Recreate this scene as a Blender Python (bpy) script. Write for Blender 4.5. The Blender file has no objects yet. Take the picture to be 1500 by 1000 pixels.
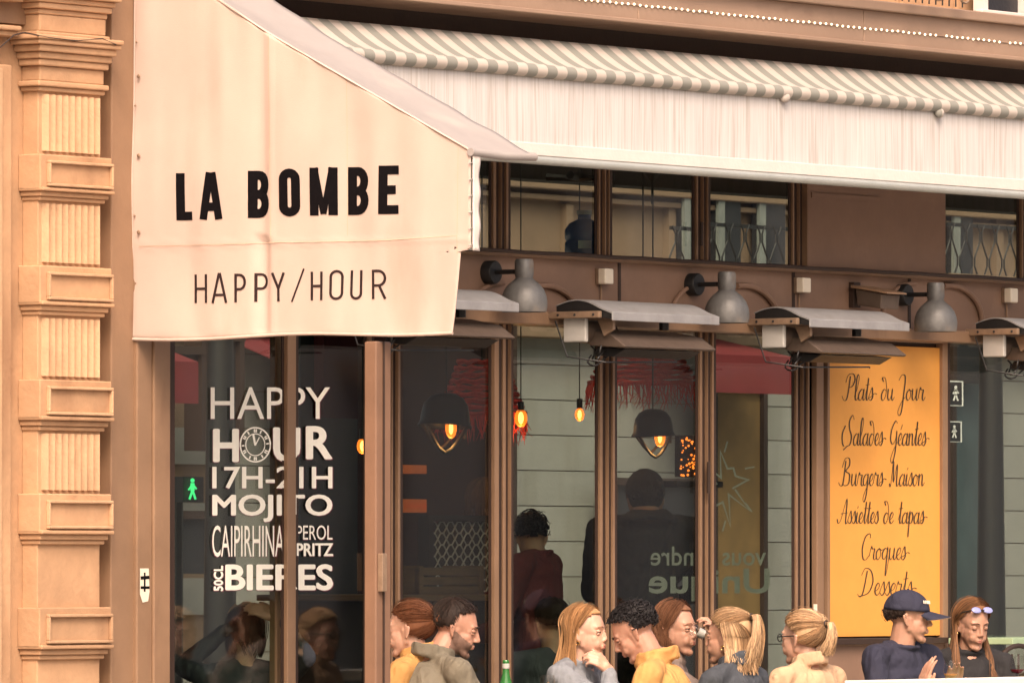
import bpy, bmesh, math, random
from mathutils import Vector, Matrix, noise
random.seed(7)
R_ = math.radians
S = bpy.context.scene
COL = S.collection
# ------------------------------------------------------------------ camera
FPX = 12050.0
YAW = R_(34.4)                       # angle between the facade and the view axis
DIST = 36.5
CAMP = Vector((-DIST*math.cos(YAW), -DIST*math.sin(YAW), 1.5))
PITCH = math.atan(325/FPX)
Fh = Vector((math.cos(YAW), math.sin(YAW), 0))
Rv = Vector((math.sin(YAW), -math.cos(YAW), 0))
Fv = (Fh*math.cos(PITCH) + Vector((0, 0, 1))*math.sin(PITCH)).normalized()
Uv = Rv.cross(Fv).normalized()
cam_d = bpy.data.cameras.new('camera'); cam = bpy.data.objects.new('camera', cam_d); COL.objects.link(cam)
cam.matrix_world = Matrix((( Rv.x, Uv.x, -Fv.x, CAMP.x), (Rv.y, Uv.y, -Fv.y, CAMP.y), (Rv.z, Uv.z, -Fv.z, CAMP.z), (0, 0, 0, 1)))
cam_d.sensor_width = 36; cam_d.lens = FPX/1500*36; cam_d.clip_start = 1; cam_d.clip_end = 600
S.camera = cam
# ------------------------------------------------------------------ light
SUN = Vector((-0.52, -0.42, 0.74)).normalized()
W = bpy.data.worlds.new('World'); S.world = W; W.use_nodes = True
wn = W.node_tree; bg = wn.nodes['Background']
sky = wn.nodes.new('ShaderNodeTexSky'); sky.sky_type = 'NISHITA'; sky.sun_disc = False
sky.sun_elevation = math.asin(SUN.z); sky.sun_rotation = math.atan2(SUN.x, SUN.y)
sky.air_density = 1.0; sky.dust_density = 9.0; sky.ozone_density = 0.0
wn.links.new(sky.outputs[0], bg.inputs[0]); bg.inputs[1].default_value = 0.15
sd = bpy.data.lights.new('sun', 'SUN'); sd.energy = 1.0; sd.angle = R_(22); sd.color = (1.0, 0.84, 0.76)
sun = bpy.data.objects.new('sun', sd); COL.objects.link(sun); sun.location = (-5, -10, 20)
sun.rotation_euler = SUN.to_track_quat('Z', 'Y').to_euler()
VS = S.view_settings
VS.view_transform = 'Standard'; VS.look = 'None'; VS.gamma = 1; VS.use_curve_mapping = False
VS.exposure = 0.92
VS.use_white_balance = True; VS.white_balance_temperature = 7050; VS.white_balance_tint = 14

# ------------------------------------------------------------------ pixel to place
def ray(px, py): return (Fv*FPX + Rv*(px-750) + Uv*(500-py)).normalized()
def Q(px, py, y=0.0):                 # a point of the upright plane y = const, parallel to the facade
    d = ray(px, py); t = (y-CAMP.y)/d.y; return CAMP + d*t
def QX(px, py, x):                    # a point of the upright plane x = const, square to the facade
    d = ray(px, py); t = (x-CAMP.x)/d.x; return CAMP + d*t
def ZF(px, py, y=0.0): return Q(px, py, y).z
def XF(px, y=0.0): return Q(px, 700, y).x
def MR(px, py, d):                    # the street behind the corner cafe, seen through its rooms
    return Q(px, py, d)

# ------------------------------------------------------------------ materials
def nt(m): return m.node_tree.nodes, m.node_tree.links
def mat(name, c, rough=0.6, var=0.12, scale=6, bump=0.15, bscale=40, metal=0, streak=None, stretch=(1, 1, 1),
        emit=None, estr=0, trans=0, spec=0.5, island=0, stain_or_band=None, coat=0, tone=0, folds=0):
    m = bpy.data.materials.new(name); m.use_nodes = True; N, L = nt(m)
    b = N['Principled BSDF']; b.inputs['Roughness'].default_value = rough; b.inputs['Metallic'].default_value = metal
    b.inputs['Specular IOR Level'].default_value = spec; b.inputs['Coat Weight'].default_value = coat
    tc = N.new('ShaderNodeTexCoord'); mp = N.new('ShaderNodeMapping'); mp.inputs['Scale'].default_value = stretch
    L.new(tc.outputs['Object'], mp.inputs[0])
    n = N.new('ShaderNodeTexNoise'); n.inputs['Scale'].default_value = scale; n.inputs['Detail'].default_value = 8; n.inputs['Roughness'].default_value = 0.65
    L.new(mp.outputs[0], n.inputs['Vector'])
    r = N.new('ShaderNodeValToRGB'); r.color_ramp.elements[0].position = 0.3; r.color_ramp.elements[1].position = 0.7
    r.color_ramp.elements[0].color = (*[max(0, x*(1-var)) for x in c], 1); r.color_ramp.elements[1].color = (*[min(1, x*(1+var)) for x in c], 1)
    L.new(n.outputs[0], r.inputs[0]); out = r.outputs[0]
    if stain_or_band:
        sc, thr, col, amt, st = stain_or_band
        mp2 = N.new('ShaderNodeMapping'); mp2.inputs['Scale'].default_value = st; L.new(tc.outputs['Object'], mp2.inputs[0])
        n2 = N.new('ShaderNodeTexNoise'); n2.inputs['Scale'].default_value = sc; n2.inputs['Detail'].default_value = 6; L.new(mp2.outputs[0], n2.inputs['Vector'])
        r2 = N.new('ShaderNodeValToRGB'); r2.color_ramp.elements[0].position = thr; r2.color_ramp.elements[1].position = min(1, thr+0.18)
        r2.color_ramp.elements[0].color = (0, 0, 0, 1); r2.color_ramp.elements[1].color = (amt, amt, amt, 1)
        L.new(n2.outputs[0], r2.inputs[0])
        mx = N.new('ShaderNodeMixRGB'); L.new(r2.outputs[0], mx.inputs[0]); L.new(out, mx.inputs[1]); mx.inputs[2].default_value = (*col, 1); out = mx.outputs[0]
    if island:
        g = N.new('ShaderNodeNewGeometry'); hs = N.new('ShaderNodeHueSaturation')
        mr = N.new('ShaderNodeMapRange'); mr.inputs[3].default_value = 1-island; mr.inputs[4].default_value = 1+island
        L.new(g.outputs['Random Per Island'], mr.inputs[0]); L.new(mr.outputs[0], hs.inputs['Value']); L.new(out, hs.inputs['Color']); out = hs.outputs[0]
    if tone:
        oi = N.new('ShaderNodeObjectInfo'); hs2 = N.new('ShaderNodeHueSaturation'); mr2 = N.new('ShaderNodeMapRange'); mr2.inputs[3].default_value = 1-tone; mr2.inputs[4].default_value = 1+tone
        L.new(oi.outputs['Random'], mr2.inputs[0]); L.new(mr2.outputs[0], hs2.inputs['Value']); L.new(out, hs2.inputs['Color']); out = hs2.outputs[0]
    L.new(out, b.inputs['Base Color'])
    if bump:
        n3 = N.new('ShaderNodeTexNoise'); n3.inputs['Scale'].default_value = bscale; n3.inputs['Detail'].default_value = 6; L.new(mp.outputs[0], n3.inputs['Vector'])
        bp = N.new('ShaderNodeBump'); bp.inputs['Strength'].default_value = bump; bp.inputs['Distance'].default_value = 0.01
        L.new(n3.outputs[0], bp.inputs['Height']); L.new(bp.outputs[0], b.inputs['Normal'])
        if folds:
            n5 = N.new('ShaderNodeTexNoise'); n5.inputs['Scale'].default_value = folds; n5.inputs['Detail'].default_value = 2; n5.inputs['Distortion'].default_value = 1.2
            mp5 = N.new('ShaderNodeMapping'); mp5.inputs['Scale'].default_value = (1, 1, 0.45); L.new(tc.outputs['Object'], mp5.inputs[0]); L.new(mp5.outputs[0], n5.inputs['Vector'])
            b5 = N.new('ShaderNodeBump'); b5.inputs['Strength'].default_value = 0.9; b5.inputs['Distance'].default_value = 0.035
            L.new(n5.outputs[0], b5.inputs['Height']); L.new(b5.outputs[0], bp.inputs['Normal'])
    if emit: b.inputs['Emission Color'].default_value = (*emit, 1); b.inputs['Emission Strength'].default_value = estr
    if trans:
        tr = N.new('ShaderNodeBsdfTranslucent'); L.new(out, tr.inputs[0]); ms = N.new('ShaderNodeMixShader'); ms.inputs[0].default_value = trans
        L.new(b.outputs[0], ms.inputs[1]); L.new(tr.outputs[0], ms.inputs[2]); L.new(ms.outputs[0], N['Material Output'].inputs[0])
    return m
def glass_mat(name, ior=2.05, tint=(0.74, 0.80, 0.75), wav=0.06):
    m = bpy.data.materials.new(name); m.use_nodes = True; N, L = nt(m); N.remove(N['Principled BSDF'])
    t = N.new('ShaderNodeBsdfTransparent'); t.inputs[0].default_value = (*tint, 1)
    g = N.new('ShaderNodeBsdfGlossy'); g.inputs['Roughness'].default_value = 0.04
    fr = N.new('ShaderNodeFresnel'); fr.inputs[0].default_value = ior
    ge = N.new('ShaderNodeNewGeometry'); inv = N.new('ShaderNodeMath'); inv.operation = 'SUBTRACT'; inv.inputs[0].default_value = 1
    L.new(ge.outputs['Backfacing'], inv.inputs[1])
    mu = N.new('ShaderNodeMath'); mu.operation = 'MULTIPLY'; L.new(fr.outputs[0], mu.inputs[0]); L.new(inv.outputs[0], mu.inputs[1])
    tc = N.new('ShaderNodeTexCoord'); n = N.new('ShaderNodeTexNoise'); n.inputs['Scale'].default_value = 1.6; n.inputs['Detail'].default_value = 1
    L.new(tc.outputs['Object'], n.inputs['Vector'])
    bp = N.new('ShaderNodeBump'); bp.inputs['Strength'].default_value = wav; bp.inputs['Distance'].default_value = 0.02
    L.new(n.outputs[0], bp.inputs['Height']); L.new(bp.outputs[0], g.inputs['Normal'])
    mx = N.new('ShaderNodeMixShader'); L.new(mu.outputs[0], mx.inputs[0]); L.new(t.outputs[0], mx.inputs[1]); L.new(g.outputs[0], mx.inputs[2])
    L.new(mx.outputs[0], N['Material Output'].inputs[0])
    return m
def stripe_mat(name, a, b_, period, duty=0.5, phase=0.0, axis='X'):
    m = mat(name, a, 0.8, 0.06, 8, 0.1, 300, trans=0.25); N, L = nt(m)
    base = N['Principled BSDF'].inputs['Base Color'].links[0].from_socket
    tc = N.new('ShaderNodeTexCoord'); sp = N.new('ShaderNodeSeparateXYZ'); L.new(tc.outputs['Object'], sp.inputs[0])
    ad = N.new('ShaderNodeMath'); ad.operation = 'ADD'; ad.inputs[1].default_value = 50*period+phase; L.new(sp.outputs[axis], ad.inputs[0])
    md = N.new('ShaderNodeMath'); md.operation = 'MODULO'; md.inputs[1].default_value = period; L.new(ad.outputs[0], md.inputs[0])
    gt = N.new('ShaderNodeMath'); gt.operation = 'GREATER_THAN'; gt.inputs[1].default_value = period*duty; L.new(md.outputs[0], gt.inputs[0])
    mx = N.new('ShaderNodeMixRGB'); L.new(gt.outputs[0], mx.inputs[0]); L.new(base, mx.inputs[1]); mx.inputs[2].default_value = (*b_, 1)
    for n in N:
        if n.type in ('BSDF_PRINCIPLED', 'BSDF_TRANSLUCENT'): L.new(mx.outputs[0], n.inputs[0])
    return m
M = {}
M['stone'] = mat('limestone', (0.45, 0.270, 0.155), 0.85, 0.16, 4, 0.28, 40, stain_or_band=(3.4, 0.54, (0.27, 0.145, 0.08), 0.75, (1, 1, 0.45)), tone=0.07)
M['stone2'] = mat('limestone_panel', (0.48, 0.30, 0.18), 0.85, 0.12, 7, 0.3, 60, stain_or_band=(6, 0.55, (0.32, 0.18, 0.10), 0.7, (1, 1, 0.6)), tone=0.07)
M['brown'] = mat('brown_paint', (0.255, 0.155, 0.095), 0.48, 0.15, 3, 0.15, 25, stain_or_band=(7, 0.58, (0.15, 0.08, 0.052), 0.6, (1, 1, 0.3)))
M['brownband'] = mat('brown_band_paint', (0.235, 0.142, 0.098), 0.55, 0.14, 3, 0.15, 20, stain_or_band=(3, 0.58, (0.32, 0.205, 0.145), 0.5, (1, 1, 1)))
M['fascia'] = mat('fascia_paint', (0.32, 0.215, 0.155), 0.55, 0.10, 2, 0.1, 30, stain_or_band=(4, 0.6, (0.17, 0.10, 0.07), 0.45, (1, 1, 2)))
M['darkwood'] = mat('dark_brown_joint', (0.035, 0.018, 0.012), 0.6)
M['canvas'] = mat('cream_canvas', (0.60, 0.475, 0.415), 0.85, 0.05, 3, 0.12, 260, trans=0.16, stain_or_band=(2.1, 0.56, (0.44, 0.29, 0.21), 0.45, (1, 1.6, 0.5)))
M['canvas_roof'] = mat('white_canvas_roof', (0.33, 0.30, 0.29), 0.85, 0.05, 5, 0.12, 200, trans=0.1, stain_or_band=(3, 0.6, (0.5, 0.42, 0.37), 0.5, (1, 1, 1)))
M['valance'] = mat('streaked_canvas', (0.60, 0.575, 0.565), 0.85, 0.12, 14, 0.08, 120, stretch=(6, 1, 0.12), trans=0.1, stain_or_band=(12, 0.50, (0.38, 0.33, 0.29), 0.55, (6, 1, 0.22)))
M['hem'] = mat('clean_hem_canvas', (0.62, 0.56, 0.53), 0.85, 0.05)
M['stripes'] = stripe_mat('striped_canvas', (0.56, 0.50, 0.45), (0.29, 0.29, 0.26), 0.152, 0.5)
M['greybar'] = mat('grey_aluminium_bar', (0.42, 0.44, 0.42), 0.4, 0.08, metal=0.3)
M['black'] = mat('black_metal', (0.012, 0.012, 0.013), 0.45, 0.2, 12)
M['ink'] = mat('black_print', (0.006, 0.005, 0.006), 0.9, 0.2, 60, 0, spec=0.05)
M['ink2'] = mat('brown_black_print', (0.035, 0.022, 0.022), 0.9, 0.25, 60, 0, spec=0.05)
M['menuink'] = mat('menu_lettering', (0.045, 0.032, 0.018), 0.7, 0.2, 60, 0)
M['alu'] = mat('weathered_aluminium', (0.33, 0.33, 0.34), 0.45, 0.14, 8, 0.1, 60, metal=0.35, stain_or_band=(9, 0.6, (0.2, 0.16, 0.13), 0.5, (1, 1, 1)))
M['zinc'] = mat('patinated_zinc', (0.15, 0.15, 0.15), 0.5, 0.3, 12, 0.15, 40, metal=0.35, stain_or_band=(7, 0.48, (0.27, 0.20, 0.14), 0.65, (1, 1, 1)))
M['tan'] = mat('tan_bracket_metal', (0.28, 0.19, 0.13), 0.5, 0.2, 20, metal=0.3)
M['taupe'] = mat('taupe_heater_metal', (0.11, 0.08, 0.063), 0.45, 0.15, 14, metal=0.3)
M['palecap'] = mat('pale_grey_plastic', (0.45, 0.44, 0.42), 0.5, 0.08)
M['white'] = mat('white_plastic', (0.78, 0.70, 0.58), 0.5, 0.04)
M['menu'] = mat('orange_menu_board', (0.74, 0.335, 0.07), 0.6, 0.08, 2, 0.03, 60)
M['sticker'] = mat('white_window_sticker', (0.92, 0.90, 0.80), 0.6, 0.05, 30, 0, emit=None)
M['halo'] = mat('plum_sticker_edge', (0.16, 0.04, 0.06), 0.6, 0.1)
M['glass'] = glass_mat('window_glass')
M['glass2'] = glass_mat('transom_glass', 1.9, wav=0.07)
M['cglass'] = glass_mat('clear_drinking_glass', 1.5, (0.93, 0.93, 0.92), 0)
M['wine'] = mat('red_wine', (0.10, 0.005, 0.015), 0.1, 0)
M['rose'] = mat('amber_drink', (0.50, 0.22, 0.08), 0.2, 0)
M['bottle'] = mat('green_bottle_glass', (0.03, 0.16, 0.04), 0.08, 0.1, bump=0)
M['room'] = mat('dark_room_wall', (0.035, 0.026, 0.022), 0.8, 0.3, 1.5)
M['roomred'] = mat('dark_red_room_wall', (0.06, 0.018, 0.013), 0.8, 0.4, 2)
M['pale'] = mat('pale_grey_stone', (0.28, 0.28, 0.265), 0.9, 0.08, 3, 0.2, 30, tone=0.03, stain_or_band=(1.3, 0.48, (0.24, 0.235, 0.21), 0.8, (2.2, 1, 0.05)))  # soft upright bands, as from curved glass, are painted into the stone colour
M['beige'] = mat('beige_render', (0.21, 0.14, 0.095), 0.9, 0.15, 2, 0.2, 30)
M['facade'] = mat('warm_grey_facade', (0.62, 0.55, 0.47), 0.9, 0.1)
M['postpaint'] = mat('darker_brown_paint', (0.20, 0.112, 0.072), 0.5, 0.15, 3, 0.15, 25)
M['curtain'] = mat('grey_curtain', (0.17, 0.185, 0.18), 0.9, 0.2, 4)
M['red'] = mat('red_canvas', (0.15, 0.014, 0.018), 0.8, 0.15)
M['redstraw'] = mat('red_woven_straw', (0.50, 0.03, 0.02), 0.8, 0.3, 50)
M['helmet'] = mat('black_helmet_shell', (0.004, 0.004, 0.005), 0.4, 0.2, 20, spec=0.25)
M['strap'] = mat('brown_leather_strap', (0.03, 0.017, 0.012), 0.6, 0.2)
M['bulb'] = mat('glowing_bulb', (1, 0.5, 0.2), 0.4, 0, bump=0, emit=(1.0, 0.55, 0.16), estr=5)
M['envelope'] = mat('amber_bulb_envelope', (1, 0.4, 0.1), 0.3, 0, bump=0, emit=(1.0, 0.20, 0.02), estr=0.9); M['envelope'].node_tree.nodes['Principled BSDF'].inputs['Alpha'].default_value = 0.55
M['glitter'] = mat('amber_glitter_glow', (1, 0.4, 0.1), 0.4, 0, bump=0, emit=(1.0, 0.22, 0.03), estr=1.6)
M['pearl'] = mat('lit_pearl_bulb', (0.9, 0.8, 0.6), 0.4, 0, bump=0, emit=(1.0, 0.86, 0.62), estr=0.9)
M['green'] = mat('green_signal_light', (0.02, 0.5, 0.2), 0.4, 0, bump=0, emit=(0.02, 0.8, 0.25), estr=0.9)
M['mustard'] = mat('mustard_panel', (0.20, 0.12, 0.045), 0.8, 0.2)
M['dshop'] = mat('dark_shopfront', (0.02, 0.02, 0.024), 0.4, 0.3, 2)
M['teal'] = mat('dark_teal_panel', (0.05, 0.075, 0.085), 0.5, 0.3, 2)
M['ltext'] = mat('pale_shop_lettering', (0.80, 0.80, 0.78), 0.7, 0.05)
M['itext'] = mat('dim_glass_lettering', (0.30, 0.29, 0.27), 0.7, 0.1)
M['blue'] = mat('blue_water_can', (0.02, 0.10, 0.35), 0.2, 0.2, 10)
M['asphalt'] = mat('bounce_pale_street', (0.30, 0.28, 0.26), 0.9, 0.2, 30)  # street paled as an added reflector, bouncing light up to the facades
M['pave'] = mat('pavement_stone', (0.30, 0.27, 0.24), 0.9, 0.15, 4)
M['tabletop'] = mat('pale_green_tabletop', (0.30, 0.42, 0.27), 0.4, 0.1)
M['rail'] = mat('pale_windbreak_rail', (0.72, 0.70, 0.66), 0.5, 0.06)
M['wood'] = mat('brown_wood', (0.16, 0.09, 0.045), 0.6, 0.3, 6, stretch=(1, 1, 8))
M['mirror_text'] = mat('faded_brown_lettering', (0.22, 0.13, 0.09), 0.7)
def skin(name, c): 
    m = mat(name, c, 0.5, 0.10, 18, 0.08, 150); b = m.node_tree.nodes['Principled BSDF']
    b.inputs['Subsurface Weight'].default_value = 0.12; b.inputs['Subsurface Radius'].default_value = (0.012, 0.004, 0.002); b.inputs['Subsurface Scale'].default_value = 1
    return m
M['skinA'] = skin('tanned_skin', (0.41, 0.215, 0.15)); M['skinB'] = skin('fair_skin', (0.54, 0.315, 0.23)); M['skinC'] = skin('warm_skin', (0.42, 0.225, 0.155))
M['lip'] = mat('lips', (0.42, 0.13, 0.11), 0.45, 0.05); M['eyew'] = mat('eye_white', (0.30, 0.24, 0.21), 0.3, 0); M['iris'] = mat('dark_iris', (0.02, 0.012, 0.008), 0.15, 0)
def hairm(name, c, isl=0.45): return mat(name, c, 0.6, 0.25, 30, 0.1, 200, island=isl, spec=0.22, stretch=(1, 1, 0.2))
M['h_auburn'] = hairm('auburn_hair', (0.15, 0.06, 0.03)); M['h_dark'] = hairm('dark_brown_hair', (0.022, 0.013, 0.010), 0.5)
M['h_gold'] = hairm('golden_blonde_hair', (0.36, 0.20, 0.095)); M['h_black'] = hairm('black_hair', (0.014, 0.012, 0.013), 0.6)
M['h_chest'] = hairm('chestnut_hair', (0.17, 0.08, 0.045)); M['h_light'] = hairm('highlighted_blonde_hair', (0.42, 0.27, 0.155), 0.5)
M['h_brown'] = hairm('long_brown_hair', (0.16, 0.075, 0.035), 0.6)
def cloth(name, c, var=0.1): return mat(name, c, 0.85, var, 12, 0.3, 350, folds=9)
M['olive'] = cloth('olive_grey_cotton', (0.15, 0.13, 0.095)); M['greyknit'] = cloth('heather_grey_jersey', (0.20, 0.215, 0.24), 0.2)
M['yellow'] = cloth('yellow_cotton', (0.50, 0.26, 0.085)); M['shirt'] = cloth('grey_patterned_shirt', (0.20, 0.15, 0.13), 0.6)
M['slate'] = cloth('dark_slate_nylon', (0.045, 0.052, 0.065)); M['camel'] = cloth('cream_wool', (0.50, 0.32, 0.20))
M['navy'] = cloth('navy_cotton', (0.018, 0.019, 0.040)); M['blackc'] = cloth('black_cotton', (0.012, 0.011, 0.013)); M['maroon'] = cloth('maroon_cotton', (0.12, 0.018, 0.022))
M['denim'] = cloth('dark_denim', (0.03, 0.045, 0.09)); M['lens'] = mat('blue_sunglass_lens', (0.20, 0.22, 0.42), 0.1, 0.2); M['gold'] = mat('gold_metal', (0.8, 0.5, 0.2), 0.25, 0.05, metal=1)

# ------------------------------------------------------------------ mesh helpers
class MB:
    def __init__(s): s.v = []; s.f = []
    def add(s, vs, fs):
        o = len(s.v); s.v += [Vector(v) for v in vs]; s.f += [[i+o for i in f] for f in fs]; return s
    def box(s, x0, x1, y0, y1, z0, z1):
        x0, x1 = min(x0, x1), max(x0, x1); y0, y1 = min(y0, y1), max(y0, y1); z0, z1 = min(z0, z1), max(z0, z1)
        return s.add([(x0,y0,z0),(x1,y0,z0),(x1,y1,z0),(x0,y1,z0),(x0,y0,z1),(x1,y0,z1),(x1,y1,z1),(x0,y1,z1)],
                     [[0,3,2,1],[4,5,6,7],[0,1,5,4],[1,2,6,5],[2,3,7,6],[3,0,4,7]])
    def hexa(s, a, b):               # two quads, matching corners
        return s.add(list(a)+list(b), [[3,2,1,0],[4,5,6,7],[0,1,5,4],[1,2,6,5],[2,3,7,6],[3,0,4,7]])
    def prism(s, poly, d):           # planar polygon pushed along d
        n = len(poly); d = Vector(d); p = [Vector(q) for q in poly]
        return s.add(p+[q+d for q in p], [list(range(n))[::-1], list(range(n, 2*n))]+[[i, (i+1)%n, n+(i+1)%n, n+i] for i in range(n)])
    def tube(s, pts, r, seg=8, caps=True, closed=False):
        pts = [Vector(p) for p in pts]; n = len(pts); rs = r if isinstance(r, (list, tuple)) else [r]*n
        vs = []; prev = None
        for i, p in enumerate(pts):
            if closed: t = pts[(i+1)%n]-pts[i-1]
            else: t = pts[min(i+1, n-1)]-pts[max(i-1, 0)]
            t = t.normalized() if t.length > 1e-9 else Vector((0, 0, 1))
            if prev is None:
                a = Vector((0, 0, 1)) if abs(t.z) < 0.9 else Vector((1, 0, 0)); u = t.cross(a).normalized()
            else:
                u = prev - t*prev.dot(t); u = u.normalized() if u.length > 1e-6 else t.orthogonal().normalized()
            prev = u; w = t.cross(u)
            for k in range(seg):
                a = 2*math.pi*k/seg; vs.append(p + (u*math.cos(a)+w*math.sin(a))*rs[i])
        fs = []
        for i in range(n if closed else n-1):
            j = (i+1) % n
            for k in range(seg): fs.append([i*seg+k, i*seg+(k+1)%seg, j*seg+(k+1)%seg, j*seg+k])
        if caps and not closed: fs += [list(range(seg))[::-1], [(n-1)*seg+k for k in range(seg)]]
        return s.add(vs, fs)
    def ball(s, c, r, mtx=None, seg=16, rings=10):
        if not isinstance(r, (list, tuple)): r = (r, r, r)
        vs = []; c = Vector(c)
        def P(x, y, z):
            q = Vector((x*r[0], y*r[1], z*r[2])); return c + (mtx @ q if mtx else q)
        vs.append(P(0, 0, -1))
        for i in range(1, rings):
            a = -math.pi/2+math.pi*i/rings
            for k in range(seg): b = 2*math.pi*k/seg; vs.append(P(math.cos(a)*math.cos(b), math.cos(a)*math.sin(b), math.sin(a)))
        vs.append(P(0, 0, 1)); fs = []
        for k in range(seg): fs.append([0, 1+(k+1)%seg, 1+k]); fs.append([len(vs)-1, 1+(rings-2)*seg+k, 1+(rings-2)*seg+(k+1)%seg])
        for i in range(rings-2):
            for k in range(seg): a = 1+i*seg; b = a+seg; fs.append([a+k, a+(k+1)%seg, b+(k+1)%seg, b+k])
        return s.add(vs, fs)
    def cap(s, p0, p1, r0, r1, seg=14):      # tapered capsule
        p0 = Vector(p0); p1 = Vector(p1); t = (p1-p0); L = max(t.length, 1e-5); t = t/L
        pts = []; rs = []
        for k in range(5): a = math.pi/2*k/4; pts.append(p0 - t*r0*math.cos(a)*0.999); rs.append(max(r0*math.sin(a), 1e-4))
        for k in range(1, 4): pts.append(p0.lerp(p1, k/4)); rs.append(r0+(r1-r0)*k/4)
        for k in range(5): a = math.pi/2*k/4; pts.append(p1 + t*r1*math.sin(a)*0.999); rs.append(max(r1*math.cos(a), 1e-4))
        return s.tube(pts, rs, seg)
    def lathe(s, prof, c=(0,0,0), ax='Z', seg=24):
        n = len(prof); vs = []; c = Vector(c)
        for (r, h) in prof:
            for k in range(seg):
                a = 2*math.pi*k/seg; x, y = r*math.cos(a), r*math.sin(a)
                vs.append(c + (Vector((x, y, h)) if ax == 'Z' else Vector((x, h, y)) if ax == 'Y' else Vector((h, x, y))))
        fs = [[i*seg+k, i*seg+(k+1)%seg, (i+1)*seg+(k+1)%seg, (i+1)*seg+k] for i in range(n-1) for k in range(seg)]
        return s.add(vs, fs)
    def grid(s, fn, nu, nv):
        vs = [fn(i/nu, j/nv) for j in range(nv+1) for i in range(nu+1)]
        fs = [[j*(nu+1)+i, j*(nu+1)+i+1, (j+1)*(nu+1)+i+1, (j+1)*(nu+1)+i] for j in range(nv) for i in range(nu)]
        return s.add(vs, fs)
    def build(s, name, m, parent=None, smooth=None, bevel=0, solid=0, fix=True):
        me = bpy.data.meshes.new(name); me.from_pydata([tuple(v) for v in s.v], [], s.f)
        if fix:
            bm = bmesh.new(); bm.from_mesh(me); bmesh.ops.recalc_face_normals(bm, faces=bm.faces); bm.to_mesh(me); bm.free()
        o = bpy.data.objects.new(name, me); COL.objects.link(o); me.materials.append(M[m] if isinstance(m, str) else m)
        if smooth is not None:
            me.polygons.foreach_set('use_smooth', [True]*len(me.polygons)); me.set_sharp_from_angle(angle=R_(smooth))
        if bevel:
            b = o.modifiers.new('bevel', 'BEVEL'); b.width = bevel; b.segments = 2; b.limit_method = 'ANGLE'
        if solid:
            b = o.modifiers.new('solid', 'SOLIDIFY'); b.thickness = solid; b.offset = 0
        if parent: par(o, parent)
        return o
def wmat(o):
    m = Matrix.LocRotScale(o.location, o.rotation_euler, o.scale)
    return wmat(o.parent) @ o.matrix_parent_inverse @ m if o.parent else m
def par(o, p):
    o.parent = p; o.matrix_parent_inverse = wmat(p).inverted()
def tag(o, label=None, cat=None, group=None, kind=None):
    if label: o['label'] = label
    if cat: o['category'] = cat
    if group: o['group'] = group
    if kind: o['kind'] = kind
    return o
def thing(name, label, cat, loc=(0, 0, 0), group=None):
    o = bpy.data.objects.new(name, None); COL.objects.link(o); o.location = loc; o.empty_display_size = 0.1
    return tag(o, label, cat, group)
def copy_tree(root, loc, label=None, rotz=None):
    c = root.copy(); COL.objects.link(c); c.location = loc
    if label: c['label'] = label
    if rotz is not None: c.rotation_euler.z = rotz
    for ch in list(root.children):
        k = ch.copy(); COL.objects.link(k); k.parent = c
        for g in list(ch.children): h = g.copy(); COL.objects.link(h); h.parent = k
    return c
def clone(o, parent, loc):          # one more piece sharing its mesh
    c = bpy.data.objects.new(o.name.split('.')[0], o.data); COL.objects.link(c); c.location = loc
    if parent: par(c, parent)
    return c

# ------------------------------------------------------------------ the setting
def struct(name, mb, m, **k):
    return tag(mb.build(name, m, **k), kind='structure')
struct('ground', MB().box(-150, 200, -150, 150, -0.30, -0.16), 'asphalt')
struct('pavement', MB().box(-40, 60, -4.2, 0.6, -0.16, 0.0), 'pave', bevel=0.01)
struct('far_pavement', MB().box(-10, 90, 14.2, 30, -0.16, -0.02), 'pave', bevel=0.01)

# ------------------------------------------------------------------ stone pilaster of the next building
X0w = XF(-60); ZB = 0.0
pil = thing('stone_pilaster', 'carved limestone pilaster with fluted panels at the left edge of the cafe', 'pilaster', (XF(90), 0.0, 0))
yw = 0.06
fx0, fx1 = XF(55, -0.02), XF(146, -0.02)
sx = fx0
MB().box(X0w-2, XF(160, yw), yw, yw+0.5, 0, 6).build('wall', 'stone', pil)
MB().box(X0w-2, XF(14, 0.03), 0.02, yw, 0, ZF(10, 95, 0.02)).build('wall_panel', 'stone', pil, bevel=0.006)
MB().box(X0w-2, XF(4, 0.0), 0.0, 0.02, 0, ZF(4, 100, 0.0)).build('wall_panel', 'stone2', pil, bevel=0.006)
MB().box(fx0, fx1, -0.02, yw, 0, 6).build('shaft', 'stone', pil, bevel=0.004)
def zf(py): return ZF(100, py, -0.02)
def flute(z0, z1):
    n = 9; b = MB(); w = (fx1-fx0-0.03)/n; pts = []
    for i in range(n*8+1):
        x = fx0+0.018+w*i/8; ph = (i % 8)/8
        d = 0.034*(0.5+0.5*math.cos(2*math.pi*i/8))
        pts.append((x, -0.046+d))
    vs = []; 
    for (x, y) in pts: vs += [(x, y, z0+0.012), (x, y, z1-0.012)]
    for (x, y) in pts: pass
    fs = [[2*i, 2*i+2, 2*i+3, 2*i+1] for i in range(len(pts)-1)]
    b.add(vs, fs)
    o = len(vs); nb = len(pts)
    b.add([(x, -0.0195, z) for (x, y) in pts for z in (z0+0.012, z1-0.012)], [])
    for i in range(nb-1):
        b.f.append([2*i, o+2*i, o+2*i+2, 2*i+2]); b.f.append([2*i+1, 2*i+3, o+2*i+3, o+2*i+1])
    b.f.append([0, 1, o+1, o]); b.f.append([2*nb-2, o+2*nb-2, o+2*nb-1, 2*nb-1])
    return b.build('fluted_panel', 'stone2', pil, smooth=50)
for a, c in ((137, 228), (296, 390), (463, 556), (631, 722)): flute(zf(c), zf(a))
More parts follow.
